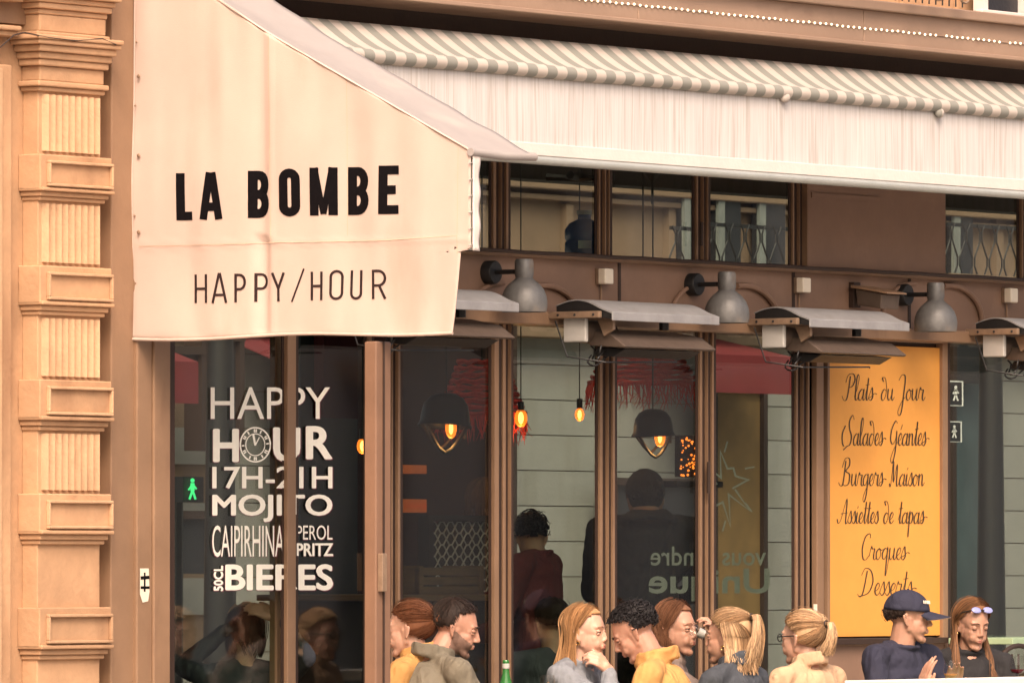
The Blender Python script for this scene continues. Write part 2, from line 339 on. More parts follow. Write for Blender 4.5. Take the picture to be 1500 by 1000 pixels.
def blk(t, bt):
    z1, z0 = zf(t), zf(bt); g = (z1-z0)
    b = MB(); b.box(fx0-0.03, fx1+0.035, -0.055, yw, z0+g*0.22, z1)
    b.box(fx0-0.03, fx1+0.04, -0.068, yw, z0+g*0.20, z0+g*0.28)
    b.box(fx0-0.018, fx1+0.022, -0.05, yw, z0+g*0.09, z0+g*0.20); b.box(fx0-0.008, fx1+0.012, -0.038, yw, z0, z0+g*0.09)
    o = b.build('banded_block', 'stone', pil, bevel=0.005)
    xa, xb, za, zb = fx0+0.012, fx1+0.028, z0+g*0.31, z1-g*0.13
    r = MB()
    for q in ((xa, xb, zb-0.012, zb), (xa, xb, za, za+0.012), (xa, xa+0.012, za+0.012, zb-0.012), (xb-0.012, xb, za+0.012, zb-0.012)):
        r.box(q[0], q[1], -0.073, -0.055, q[2], q[3])
    r.build('panel_border', 'stone2', o, bevel=0.003)
for t, c in ((229, 296), (391, 463), (557, 631), (723, 797), (889, 965)): blk(t, c)
def cornice(steps, name='cornice'):
    b = MB()
    for (t, c, dx, dy) in steps: b.box(fx0-dx*0.9, fx1+dx*0.5, -0.02-dy*0.55, yw, zf(c), zf(t))
    return b.build(name, 'stone', pil, bevel=0.006)
cornice([(56, 63, 0.115, 0.15), (63, 70, 0.10, 0.135), (70, 80, 0.07, 0.11), (80, 90, 0.05, 0.08), (90, 100, 0.035, 0.06), (100, 122, 0.01, 0.03), (122, 130, 0.04, 0.06), (130, 137, 0.02, 0.035)])
cornice([(-70, 0, 0.1, 0.14), (0, 8, 0.07, 0.10), (8, 17, 0.05, 0.08), (17, 25, 0.03, 0.05), (25, 50, 0.02, 0.04), (50, 56, 0.05, 0.06)])
lb = MB()
for (t, c, d) in ((-60, -10, 0.12), (-10, 4, 0.09), (45, 52, 0.06), (52, 60, 0.04), (0, 10, 0.07)): lb.box(X0w-2, fx0-0.12, -d+0.03, yw, zf(c), zf(t))
lb.build('wall_moulding', 'stone', pil, bevel=0.006)
MB().tube([QX(-30+0, 78, X0w)]+[Q(x, y, -0.10) for x, y in ((0, 70), (20, 52), (35, 48), (70, 55), (110, 60), (150, 57), (170, 66))], 0.003).build('cable', 'strap', pil)
for k in range(26):
    py = 100+36*k
# ------------------------------------------------------------------ cafe facade
fac = thing('cafe_facade', 'brown painted cafe shopfront with glazed folding doors and transom windows', 'shopfront', (0, 0, 0))
ZT, ZD = ZF(1000, 482, -0.02), 0.0           # underside of the beam
def post(pa, pb, y0, y1, z0, z1, name='post', m='brown', bev=0.006):
    return MB().box(XF(pa, y0), XF(pb, y0), y0, y1, z0, z1).build(name, m, fac, bevel=bev)
ztop = 4.4
post(163, 200, 0.0, 0.5, 0, ztop); post(201, 223, -0.02, 0.1, 0, ztop); post(226, 250, -0.03, 0.1, 0, ztop)
post(222, 228, 0.01, 0.08, 0, ztop, 'joint', 'darkwood', 0); post(249, 256, -0.005, 0.08, 0, ztop, 'joint', 'darkwood', 0)
# mullions: each a stack of fluted fillets
def mullion(spans, z0, z1, mats=None):
    b = MB()
    for (a, c, y) in spans:
        y = y*0.62; b.box(XF(a, 0.002), XF(c, y), y, 0.002, z0, z1)
    o = b.build('mullion', 'brown', fac, bevel=0.004)
    a0, c0 = spans[0][0]-3, spans[-1][1]+3
    MB().box(XF(a0, 0.003), XF(c0, -0.001), -0.001, 0.006, z0, z1).build('joint', 'darkwood', o)
    return o
mullion([(415, 434, -0.035)], 0, ZT+0.12)
MB().box(XF(400, 0.10), XF(411, 0.10), 0.08, 0.12, 0, ZT+0.1).build('inner_post', 'brown', fac, bevel=0.004)
mullion([(536, 545, -0.02)], 0, ZT+0.12)
mullion([(572, 576, -0.01), (578, 587, -0.03)], 0, ZT)
mullion([(719, 731, -0.03), (734, 741, -0.015), (743, 749, -0.03)], 0, ZT)
mullion([(875, 883, -0.02), (886, 892, -0.03), (894, 901, -0.02)], 0, ZT)
mullion([(1022, 1029, -0.02), (1032, 1037, -0.03), (1040, 1046, -0.02)], 0, ZT)
mullion([(1163, 1169, -0.02), (1172, 1177, -0.03), (1180, 1186, -0.02)], 0, ZT)
mullion([(1188, 1207, -0.05)], 0, ZT)
mullion([(1377, 1389, -0.04)], 0, ZT)
# transom
ZR = ZF(1000, 392, -0.02); ZTT = ZF(1020, 160, 0)
for sp in ([(719, 727, -0.02), (730, 735, -0.03), (738, 745, -0.02)], [(874, 880, -0.02), (883, 887, -0.03), (889, 894, -0.02)],
           [(1017, 1023, -0.02), (1026, 1031, -0.03), (1033, 1038, -0.02)], [(1158, 1164, -0.02), (1167, 1172, -0.03), (1175, 1183, -0.05)], [(1493, 1500, -0.03), (1503, 1512, -0.02)]):
    mullion(sp, ZR, ZTT)
MB().box(XF(1184, -0.02), XF(1386, -0.02), -0.02, 0.04, ZR, ZTT).build('blank_panel', 'brownband', fac, bevel=0.004)
MB().box(XF(1190, -0.026), XF(1290, -0.026), -0.026, -0.02, ZR+0.36, ZR+0.385).build('panel_bead', 'brownband', fac)
def pane(pa, pb, z0, z1, y=0.007, m='glass', rz=0.0, rx=0.0, name='glass_pane'):
    xa, xb = XF(pa, y), XF(pb, y); w = (xb-xa)/2; h = (z1-z0)/2
    o = MB().box(-w, w, 0, 0.006, -h, h).build(name, m, None)
    o.location = ((xa+xb)/2, y, (z0+z1)/2); o.rotation_euler = (rx, 0, rz); par(o, fac); return o
r = random.uniform
for a, b_, rz, rx in ((250, 403, 0.004, 0.0), (431, 540, -0.003, 0.0), (584, 722, 0.002, 0.001), (746, 878, 0.0, 0.0), (898, 1025, 0.0, 0.0), (1043, 1166, 0.0, 0.0), (1386, 1520, -0.002, 0.001), (1520, 1700, 0, 0)):
    pane(a, b_, 0.1, ZT+0.03, rz=rz, rx=rx)
for a, b_, rz in ((560, 722, 0.0), (742, 877, 0.002), (891, 1020, -0.002), (1035, 1161, 0.001), (1384, 1497, 0), (1505, 1620, 0)):
    pane(a, b_, ZR, ZTT, m='glass2', rz=rz)
# thin dark putty line and lower rail
MB().box(XF(250), XF(1700), 0.0, 0.06, 0.0, 0.35).build('kick_rail', 'brown', fac, bevel=0.005)
# band with arches
bz0, bz1 = ZF(1000, 470, -0.03), ZF(1000, 390, -0.03)
xL, xR = XF(560), XF(1640)
MB().box(xL, xR, -0.03, 0.10, bz0, bz1).build('sign_band', 'brownband', fac)
MB().box(xL, xR, -0.10, 0.12, ZF(1000, 484, -0.1), ZF(1000, 466, -0.1)).build('beam', 'brown', fac, bevel=0.006)
MB().box(xL, xR, -0.06, 0.05, bz1, bz1+0.022).build('sill', 'brown', fac, bevel=0.004)
pp = MB(); pts = []
for i in range(41):
    x = xL+(xR-xL)*i/40; pts.append((x, -0.10, bz1+0.02+0.0015*math.sin(i*1.7)))
pp.tube(pts, 0.009, 8).build('conduit', 'darkwood', fac, smooth=40)
for px in (905, 1160, 1330): MB().box(XF(px, -0.03), XF(px+4, -0.03), -0.033, -0.03, bz0, bz1).build('band_joint', 'darkwood', fac)
for px in (798, 1090, 1392):
    x = XF(px, -0.04); z = ZF(px, 418, -0.04); pts = []
    for k in range(13):
        a = math.pi/2*(1.15-1.15*k/12); pts.append((x+0.29*math.cos(a), -0.045, z-0.17+0.17*math.sin(a)))
    MB().tube(pts, 0.014, 8).build('arch_moulding', 'brownband', fac, smooth=40)
    x2 = x-0.62; pts = [(x2-0.0-0.29*math.cos(math.pi/2*k/12)+0.29, -0.045, z-0.17+0.17*math.sin(math.pi/2*k/12)) for k in range(13)]
    MB().tube(pts, 0.010, 8).build('arch_moulding', 'brownband', fac, smooth=40)
# hinge, handle, lock
MB().box(XF(556, -0.05), XF(563, -0.05), -0.06, -0.02, ZF(560, 865), ZF(560, 810)).build('hinge', 'brown', fac, bevel=0.003)
MB().tube([Q(1038, y, -0.04) for y in (676, 700, 722)], 0.008).build('handle', 'darkwood', fac)
MB().tube([Q(1028, y, -0.04) for y in (325, 345, 360)], 0.008).build('latch', 'darkwood', fac)
MB().box(XF(1194, -0.06), XF(1198, -0.06), -0.056, -0.05, ZF(1195, 895), ZF(1195, 884)).build('keyhole_plate', 'white', fac)
MB().box(XF(1206), XF(1378), -0.02, 0.05, 0.0, ZF(1290, 940)).build('lower_panel', 'brownband', fac, bevel=0.004)
MB().box(XF(1206), XF(1378), -0.05, -0.02, ZF(1290, 942), ZF(1290, 934)).build('board_ledge', 'darkwood', fac)
MB().box(XF(1206), XF(1378), 0.012, 0.08, ZF(1290, 934), ZT+0.05).build('board_backing', 'darkwood', fac)
# weathered posts flanking

# ---------------- flat print helpers
def flat(name, polys, pl, m, parent, push=0.0, step=0.00008):
    """polys: list of pixel polygons; pl maps pixel -> point on the thing's own plane"""
    b = MB(); 
    for i, (vs, fs) in enumerate(polys): b.add([pl(x, y, push+i*step) for x, y in vs], fs)
    return b.build(name, m, parent, fix=False)
def rib(pts, w, caps=True):                   # polyline -> ribbon of quads, mitred
    n = len(pts); P = [Vector((p[0], p[1])) for p in pts]; vs = []
    for i in range(n):
        a = P[i]-P[i-1] if i > 0 else P[1]-P[0]; b = P[i+1]-P[i] if i < n-1 else P[-1]-P[-2]
        a = a.normalized(); b = b.normalized(); t = (a+b); t = t.normalized() if t.length > 1e-6 else b
        nrm = Vector((-t.y, t.x)); c = max(0.45, nrm.dot(Vector((-b.y, b.x)))); ww = (w[i] if isinstance(w, list) else w)/2/c
        vs += [tuple(P[i]+nrm*ww), tuple(P[i]-nrm*ww)]
    return vs, [[2*i, 2*i+1, 2*i+3, 2*i+2] for i in range(n-1)]
def arc(cx, cy, rx, ry, a0, a1, n=10): return [(cx+rx*math.cos(R_(a0+(a1-a0)*k/n)), cy+ry*math.sin(R_(a0+(a1-a0)*k/n))) for k in range(n+1)]
def glyph(ch, w, h, s):                       # centre-lines in a box w x h, stroke s, y up
    a = s/2; W_, H_ = w-a, h-a; m_ = h/2
    if ch == 'L': return [[(a, h), (a, 0)], [(a, a), (w, a)]]
    if ch == 'A': return [[(a*0.9, 0), (w/2-a*0.25, h)], [(w-a*0.9, 0), (w/2+a*0.25, h)], [(w*0.24, h*0.27), (w*0.76, h*0.27)]]
    if ch == 'H': return [[(a, 0), (a, h)], [(W_, 0), (W_, h)], [(a, m_), (W_, m_)]]
    if ch == 'E': return [[(a, 0), (a, h)], [(a, a), (w, a)], [(a, H_), (w, H_)], [(a, m_), (w*0.86, m_)]]
    if ch == 'O':
        rr = (w/2-a); ry = min(rr, h*0.3); top = arc(w/2, H_-ry, rr, ry, 180, 0); bot = arc(w/2, a+ry, rr, ry, 0, -180)
        pts = top+bot; return [pts+[pts[0], pts[1]]]
    if ch == 'U':
        rr = (w/2-a); ry = min(rr, h*0.3); return [[(a, h)]+arc(w/2, a+ry, rr, ry, -180, 0)+[(W_, h)]]
    if ch in 'PR' or ch == 'B':
        rx = w*0.38-a*0.3; 
        def bowl(y0, y1, x1): ry = (y1-y0)/2; rx = min(ry, (x1-a)*0.55); return [(a, y1)]+arc(x1-rx, (y0+y1)/2, rx, ry, 90, -90)+[(a, y0)]
        if ch == 'B': return [[(a, 0), (a, h)], bowl(m_, H_, W_*0.97), bowl(a, m_, W_)]
        out = [[(a, 0), (a, h)], bowl(h*0.46, H_, W_)]
        if ch == 'R': out.append([(w*0.5, h*0.46), (W_, 0)])
        return out
    if ch == 'M': return [[(a, 0), (a, h)], [(W_, 0), (W_, h)], [(a*1.15, h), (w/2, h*0.03)], [(w-a*1.15, h), (w/2, h*0.03)]]
    if ch == 'Y': return [[(a*0.8, h), (w/2, h*0.44)], [(w-a*0.8, h), (w/2, h*0.44)], [(w/2, h*0.46), (w/2, 0)]]
    if ch == '/': return [[(0, -h*0.05), (w, h*1.05)]]
    return []
def catmull(pts, n=7):
    P = [pts[0]]+list(pts)+[pts[-1]]; out = []
    for i in range(1, len(P)-2):
        p0, p1, p2, p3 = P[i-1], P[i], P[i+1], P[i+2]
        for k in range(n):
            t = k/n; out.append(tuple(0.5*((2*p1[j])+(-p0[j]+p2[j])*t+(2*p0[j]-5*p1[j]+4*p2[j]-p3[j])*t*t+(-p0[j]+3*p1[j]-3*p2[j]+p3[j])*t**3) for j in (0, 1)))
    return out+[tuple(pts[-1])]
def font_polys(text, x0, x1, y0, y1, bold=0.0, rot=False, shear=0):
    cu = bpy.data.curves.new('t', 'FONT'); cu.body = text; cu.offset = bold; cu.resolution_u = 4
    ob = bpy.data.objects.new('t', cu); COL.objects.link(ob)
    dg = bpy.context.evaluated_depsgraph_get(); me = bpy.data.meshes.new_from_object(ob.evaluated_get(dg))
    vs = [(v.co.x, v.co.y) for v in me.vertices]; fs = [list(p.vertices) for p in me.polygons]
    bpy.data.objects.remove(ob); bpy.data.curves.remove(cu); bpy.data.meshes.remove(me)
    ax, bx = min(v[0] for v in vs), max(v[0] for v in vs); ay, by = min(v[1] for v in vs), max(v[1] for v in vs)
    out = []
    for x, y in vs:
        u, v = (x-ax)/(bx-ax), (y-ay)/(by-ay)
        if rot: out.append((x1-(v)*(x1-x0)*1.0, y1-u*(y1-y0)))
        else: out.append((x0+u*(x1-x0), y1-v*(y1-y0)))
    if rot: out = [(x0+(x1-x) if False else x, y) for x, y in out]
    return (out, fs)
def PL(y): return lambda px, py, push=0: Q(px, py, y-push)

# ---------------- menu board
mbd = thing('menu_board', 'orange menu board with handwritten black script beside the brown posts', 'menu board', Q(1290, 930, -0.01))
mx0, mx1, mz0, mz1 = XF(1211, -0.01), XF(1376, -0.01), ZF(1290, 931, -0.01), ZF(1290, 506, -0.01)
MB().box(mx0, mx1, -0.012, 0.01, mz0, mz1).build('panel', 'menu', mbd)
fr = MB()
for q in ((mx0-0.02, mx0-0.001, mz0-0.02, mz1+0.02), (mx1+0.001, mx1+0.02, mz0-0.02, mz1+0.02), (mx0-0.02, mx1+0.02, mz0-0.045, mz0-0.021), (mx0-0.02, mx1+0.02, mz1+0.021, mz1+0.04)):
    fr.box(q[0], q[1], -0.03, 0.01, q[2], q[3])
fr.build('frame', 'brown', mbd, bevel=0.003)
GL = {
'a': ([[(.75,.9),(.45,1),(.1,.6),(.12,.12),(.38,0),(.65,.4),(.78,1),(.72,.2),(.88,0),(1.1,.3)]], .98),
'l': ([[(0,.3),(.35,1.2),(.48,2.1),(.3,2.35),(.15,1.8),(.13,.3),(.3,0),(.55,.3)]], .52),
't': ([[(0,.3),(.3,1.3),(.36,2.0),(.25,.3),(.38,0),(.6,.3)], [(0,1.38),(.62,1.45)]], .56),
's': ([[(0,.3),(.38,1.15),(.5,.75),(.58,.3),(.3,-.02),(.05,.2)]], .62),
'$': ([[(0,.3),(.38,1.15),(.5,.75),(.58,.3),(.3,-.02),(.05,.2),(.4,.35),(.8,.62),(1.15,.55)]], 1.0),
'd': ([[(.7,.85),(.4,1),(.1,.55),(.15,.1),(.4,0),(.7,.5),(.72,1.3),(.45,2.0),(.05,2.05),(.22,1.7)]], .9),
'u': ([[(0,.75),(.1,1),(.1,.3),(.3,0),(.6,.4),(.7,1),(.68,.2),(.85,0),(1.05,.3)]], .98),
'o': ([[(.5,1),(.15,.7),(.15,.2),(.4,0),(.7,.4),(.6,.9),(.45,1),(.7,.85),(1,.9)]], .85),
'r': ([[(0,.3),(.2,1.15),(.35,.95),(.65,.95),(.6,.5),(.62,.1),(.8,0),(1,.3)]], .82),
'e': ([[(0,.3),(.4,.5),(.58,.85),(.4,1.05),(.13,.7),(.13,.2),(.4,0),(.75,.3)]], .68),
'E': ([[(0,.3),(.4,.5),(.58,.85),(.4,1.05),(.13,.7),(.13,.2),(.4,0),(.75,.3)], [(.35,1.35),(.6,1.8)]], .68),
'n': ([[(0,.7),(.12,1),(.12,0)], [(.12,.5),(.35,.98),(.6,.9),(.62,.2),(.75,0),(1,.3)]], .92),
'm': ([[(0,.7),(.12,1),(.12,0)], [(.12,.5),(.3,.98),(.48,.9),(.5,0)], [(.5,.5),(.7,.98),(.88,.9),(.9,.2),(1.02,0),(1.25,.3)]], 1.2),
'i': ([[(0,.4),(.15,1),(.12,.2),(.28,0),(.5,.3)], [(.18,1.4),(.24,1.62)]], .45),
'g': ([[(.7,.9),(.4,1),(.1,.6),(.15,.15),(.4,.05),(.68,.5),(.75,1),(.7,-.6),(.45,-1.4),(.2,-1.2),(.4,-.6),(1,.3)]], .95),
'p': ([[(0,.4),(.2,1.1),(.15,-1.3)], [(.17,.6),(.45,1.05),(.7,.7),(.55,.1),(.25,.05)]], .85),
'q': ([[(.7,.9),(.4,1),(.1,.6),(.15,.15),(.4,.05),(.68,.5),(.74,1),(.68,-1.3),(.85,-1),(1,.3)]], .95),
'P': ([[(.5,2.2),(.4,1),(.2,.1),(-.2,0),(-.5,.4)], [(-.1,1.6),(.2,2.3),(.9,2.4),(1.2,1.9),(.9,1.3),(.4,1.15)]], 1.3),
'J': ([[(-.2,1.8),(.2,2.3),(.7,2.1),(.65,.5),(.5,-1),(.2,-1.4),(0,-1),(.4,-.2),(.9,.3)]], .95),
'S': ([[(1.2,2.2),(.95,2.6),(.5,2.1),(.6,1.4),(.95,.8),(.8,.1),(.3,-.1),(-.2,-.4)], [(-.1,1.7),(-.5,1),(-.4,.2),(-.1,-.1)]], 1.25),
'G': ([[(1,1.9),(.7,2.1),(.2,1.4),(.1,.5),(.5,.1),(.9,.6),(1,1.2),(.95,-.5),(.6,-1.5),(.3,-1.2),(.6,-.5),(1.2,.3)]], 1.25),
'B': ([[(.4,2.2),(.3,1),(.15,.1),(-.2,0),(-.5,.3)], [(-.1,1.6),(.3,2.4),(.9,2.4),(1,1.8),(.5,1.3),(1.1,1.0),(1.05,.2),(.5,0),(.2,.2)]], 1.4),
'M': ([[(-.1,.2),(.1,0),(.25,1.8),(.35,2.0),(.5,.3),(.9,1.9),(.98,.2),(1.15,0),(1.4,.3)]], 1.35),
'A': ([[(-.4,.4),(-.2,0),(.2,.4),(.9,2.3),(.93,.2),(1.1,0),(1.3,.3)], [(.1,.9),(1.2,1)]], 1.25),
'C': ([[(1.1,1.9),(.95,2.3),(.4,2),(.1,1),(.3,.1),(.7,0),(1.1,.4)]], 1.1),
'D': ([[(.45,2.1),(.3,1),(.1,.1),(-.2,-.15),(-.5,.1)], [(-.2,1.7),(.2,2.3),(.9,2.1),(1.25,1.2),(.9,.3),(.3,0),(-.3,-.1)]], 1.5)}
def script_line(txt, x0, x1, base, xh):
    X = 0; st = []
    for ch in txt:
        if ch == ' ': X += 0.75; continue
        g, ad = GL[ch]
        for s_ in g: st.append([(X+x, y) for x, y in s_])
        X += ad
    lo = min(p[0] for s_ in st for p in s_); hi = max(p[0] for s_ in st for p in s_); out = []
    for s_ in st:
        c = catmull([(x0+(x+0.12*y-lo)/(hi-lo)*(x1-x0), base-y*xh) for x, y in s_], 6); w = []
        for i in range(len(c)):
            a, b = c[max(i-1, 0)], c[min(i+1, len(c)-1)]; dx, dy = b[0]-a[0], b[1]-a[1]; L = math.hypot(dx, dy) or 1
            w.append(0.8+1.0*max(0, dy/L)**1.2)
        out.append(rib(c, w))
    return out
for (txt, a, b_, base, xh) in (('Plat$ du Jour', 1233, 1355, 586, 16), ('Salade$ GEante$', 1233, 1361, 652, 17), ('Burger$ Maison', 1228, 1354, 711, 16.5),
                               ('Assiettes de tapa$', 1226, 1358, 766, 15.5), ('Croque$', 1262, 1332, 819, 16.5), ('Dessert$', 1256, 1342, 871, 17)):
    flat('lettering', script_line(txt, a, b_, base, xh), PL(-0.0135), 'menuink', mbd)
MB().ball(Q(1274, 538, -0.016), 0.004).build('screw', 'darkwood', mbd)

# ---------------- window lettering on the inside of the left doors
wl = thing('window_lettering', 'white HAPPY HOUR sticker lettering on the left glazed door', 'window sticker', Q(400, 865, 0.0))
def sl(t, a, b_, c, d, bold=0.0, rot=False):
    for (g, pu, mm) in ((1.2, -0.002, 'halo'), (0, 0.0, 'sticker')):
        k = bold*70; base_ = font_polys(t, a-g*0.6+k, b_+g-k, c+g*0.3+k*0.5, d+g-k*0.5, 0, rot); offs = [(0, 0)]
        if k > 0.4: offs = [(k*math.cos(q*math.pi/4), k*0.7*math.sin(q*math.pi/4)) for q in range(8)]+[(0, 0)]
        flat('lettering', [([(x+ox, y+oy) for x, y in base_[0]], base_[1]) for ox, oy in offs], PL(-0.0008+(-pu)*0.3), mm, wl, step=0.00003)
sl('HAPPY', 309, 483, 567, 613, -0.004)
sl('H', 312, 350, 628, 676, 0.03); sl('U', 400, 440, 626, 676, 0.03); sl('R', 448, 487, 624, 672, 0.03)
sl('17H-21H', 311, 487, 683, 715, 0.01); sl('MOJITO', 311, 487, 724, 764, 0.018); sl('CAIPIRHINA', 311, 416, 769, 815, 0.0)
sl('APEROL', 421, 487, 769, 790, 0.0); sl('SPRITZ', 424, 488, 795, 814, 0.01); sl('50CL', 313, 327, 828, 865, 0.01, True); sl('BIERES', 330, 488, 826, 864, 0.025)
ck = [rib(arc(374, 651, 22, 25, 0, 372, 34), 2.2), rib(arc(374, 651, 14, 16, 0, 372, 30), 1.4), rib([(374, 652), (371, 636)], 3), rib([(374, 652), (380, 640)], 1.6)]
for k in range(12):
    a = R_(30*k); u = (math.cos(a), math.sin(a))
    for o_ in (-0.07, 0.07)[:2 if k % 2 else 1]:
        v = (math.cos(a+o_), math.sin(a+o_)); ck.append(rib([(374+16*v[0], 651+18*v[1]), (374+20*v[0], 651+23*v[1])], 2.0))
flat('clock_face', ck, PL(-0.0012), 'sticker', wl)
# small sticker on the post
st = thing('post_sticker', 'torn black and white sticker on the brown post left of the doors', 'sticker', Q(212, 880, -0.022))
flat('paper', [([(205, 832), (218, 832), (219, 866), (217, 880), (209, 882), (205, 870)], [[0, 5, 4, 3, 2, 1]])], PL(-0.0225), 'white', st)
flat('print', [rib([(206, 846), (219, 845)], 5), rib([(206, 860), (219, 860)], 4), rib([(212, 838), (212, 866)], 2.5)], PL(-0.0232), 'ink', st)

# ------------------------------------------------------------------ cream corner awning (LA BOMBE)
XA = XF(195)
def PA(px, py, push=0): return QX(px, py, XA-0.003-push)
caw = thing('corner_awning', 'cream canvas corner awning reading LA BOMBE and HAPPY/HOUR', 'awning', QX(195, 497, XA))
front = QX(690, 220, XA); yF = front.y
# side panel: grid in pixel space of its own plane, with slack ripples
top = [(195, -86), (320, 0), (395, 50), (690, 221)]
def topy(px):
    for (a, b), (c, d) in zip(top, top[1:]):
        if px <= c: return b+(d-b)*(px-a)/(c-a)
    return 221
def sp(u, v):
    px0 = 197-5*v + u*((690 if v < 0.54 else 690-(v-0.54)/0.46*27)-197+5*v)
    pt = topy(min(px0, 690)); 
    bot = 498-10*u + 2.5*math.sin(u*9)
    py = pt+(bot-pt)*v
    # keep the right edge: lower flap narrower below py 366
    if py > 366: px0 = 197-5*v+u*(690-197+5*v - 14 - (py-366)/122*13)
    p = QX(px0, py, XA)
    d = 0.012*noise.noise(Vector((px0*0.011, py*0.006, 1)))+0.006*noise.noise(Vector((px0*0.03, py*0.004, 5)))
    d *= 1.5; d += 0.007*math.exp(-((px0-396)/5)**2) - 0.022*math.exp(-((px0-385)/11)**2)*(1 if py > 350 else 0.2)
    d += 0.004*math.exp(-((py-356+0.02*(px0-400))/3)**2)
    d *= min(1, (498-py)/12+0.2)
    p.x -= 0.002+max(-0.026, d*0.9); return p
side = MB().grid(sp, 110, 70).build('side_panel', 'canvas', caw, smooth=60, solid=0.003)
# roof strip
wX = Q(780, 232, yF).x-XA
def rf(u, v):
    px = 195+(690-195)*u; p = QX(px, topy(px), XA); sag = -0.018*math.sin(math.pi*v)*(0.5+0.5*math.sin(u*math.pi)) + 0.006*noise.noise(Vector((u*14, v*4, 2)))
    return Vector((XA-0.006+v*(wX+0.006), p.y, p.z+0.002+sag))
MB().grid(rf, 70, 14).build('roof_panel', 'canvas_roof', caw, smooth=60, solid=0.004)
# front roll and piping
fz = front.z
MB().tube([(XA-0.01, yF-0.004, fz-0.008), (XA+wX*0.5, yF-0.006, fz-0.016), (XA+wX+0.01, yF-0.004, fz-0.010)], 0.017, 10).build('front_roll', 'canvas_roof', caw, smooth=60)
pipe = [QX(195+495*k/24, topy(195+495*k/24), XA-0.004) for k in range(25)]
MB().tube(pipe, 0.005, 6).build('piping', 'canvas', caw, smooth=60)
MB().grid(lambda u, v: QX(691-u*0.5, 222+v*145, XA)+Vector((0.05*u+0.002, -0.004-0.004*math.sin(v*19)*u, -0.0)), 4, 30).build('front_flap', 'hem', caw, smooth=60, solid=0.004)
for k in range(6):
    MB().tube([QX(686, 240+24*k, XA-0.012), QX(693, 238+24*k, XA-0.002)], 0.0025, 6).build('tie', 'canvas_roof', caw)
MB().tube([QX(690, 222, XA+0.03), QX(690, 366, XA+0.03)], 0.012, 8).build('frame_tube', 'greybar', caw)
MB().tube([sp(k/30, 1.0)+Vector((0, 0, 0.004)) for k in range(31)], 0.007, 8).build('bottom_hem', 'canvas', caw, smooth=60)
MB().tube([sp(0.003, k/30)+Vector((0.0, 0, 0)) for k in range(31)], 0.004, 8).build('wall_hem', 'canvas', caw, smooth=60)
for (x, y) in ((203, 112), (203, 228), (203, 340), (200, 62), (198, 155), (197, 316)):
    g = MB().ball(PA(x, y, 0.012), (0.004, 0.009 if x == 203 else 0.005, 0.009 if x == 203 else 0.005)); g.build('eyelet', 'tan', caw, smooth=60)
def seam(pts, w=0.9):
    flat('seam', [rib(pts, w)], lambda px, py, push=0: PA(px, py, 0.0165+push), M['seam'], caw)
M['seam'] = mat('canvas_seam', (0.62, 0.45, 0.34), 0.85, 0.05)
def on_panel(px, py, push=0):
    # sits on the rippled cloth
    u = (px-195)/(690-195); p = QX(px, py, XA)
    d = 0.012*noise.noise(Vector((px*0.011, py*0.006, 1)))+0.006*noise.noise(Vector((px*0.03, py*0.004, 5)))
    d *= 1.5; d += 0.007*math.exp(-((px-396)/5)**2) - 0.022*math.exp(-((px-385)/11)**2)*(1 if py > 350 else 0.2)
    d += 0.004*math.exp(-((py-356+0.02*(px-400))/3)**2)
    d *= min(1, (498-py)/12+0.2)
    p.x -= 0.002+max(-0.026, d*0.9)+0.0035+push; return p
def densify(pts, s=4.0):
    out = []
    for a, b in zip(pts, pts[1:]):
        n = max(1, int(math.hypot(b[0]-a[0], b[1]-a[1])/s)); out += [(a[0]+(b[0]-a[0])*k/n, a[1]+(b[1]-a[1])*k/n) for k in range(n)]
    return out+[pts[-1]]
def word(spec, s, m, name, slope):
    for (ch, x, w, yb, h, ss) in spec:
        pol = []
        for st_ in glyph(ch, w, h, ss):
            if ch in 'AM' and ss > 10 and len(st_) == 2 and abs(st_[0][1]-st_[1][1]) > 2 and st_[0][0] != st_[1][0]: wd = ss*(0.88 if ch == 'A' else 0.66)
            else: wd = ss
            pts = [(x+p[0], yb-p[1]-slope*p[0]) for p in st_]
            pol.append(rib(densify(pts) if len(pts) == 2 else pts, wd))
        flat(name, pol, on_panel, m, caw)
HB = 70
word([('L', 260, 23, 323, 69, 12.5), ('A', 294, 34, 322, 69, 12.5), ('B', 364, 31, 319.5, 69, 13), ('O', 410, 31, 317.5, 70, 13), ('M', 455, 40, 316, 70, 13), ('B', 509, 32, 315, 70, 13), ('E', 556, 29, 314, 71, 13)], 14, 'ink', 'letter', 0.02)
word([('H', 284, 20, 444, 42, 3.7), ('A', 311, 23, 444, 44, 3.7), ('P', 344, 17, 443, 42, 3.7), ('P', 372, 17, 442, 42, 3.7), ('Y', 397, 20, 441.5, 42, 3.7), ('/', 427, 18, 440, 44, 2.6),
      ('H', 455, 18, 440, 42, 3.7), ('O', 483, 20, 439.5, 44, 3.7), ('U', 513, 18, 439, 43, 3.7), ('R', 545, 21, 438, 43, 3.7)], 3, 'ink2', 'letter', 0.02)
for pts in ([(396, 52), (396, 150), (397, 260), (398, 352)], [(508, 118), (508, 230), (508, 345)], [(205, 361), (300, 359), (400, 355), (560, 352), (672, 345)], [(672, 216), (672, 300), (671, 372)]):
    flat('seam', [rib(densify(pts, 6), 1.0)], on_panel, 'seam', caw)
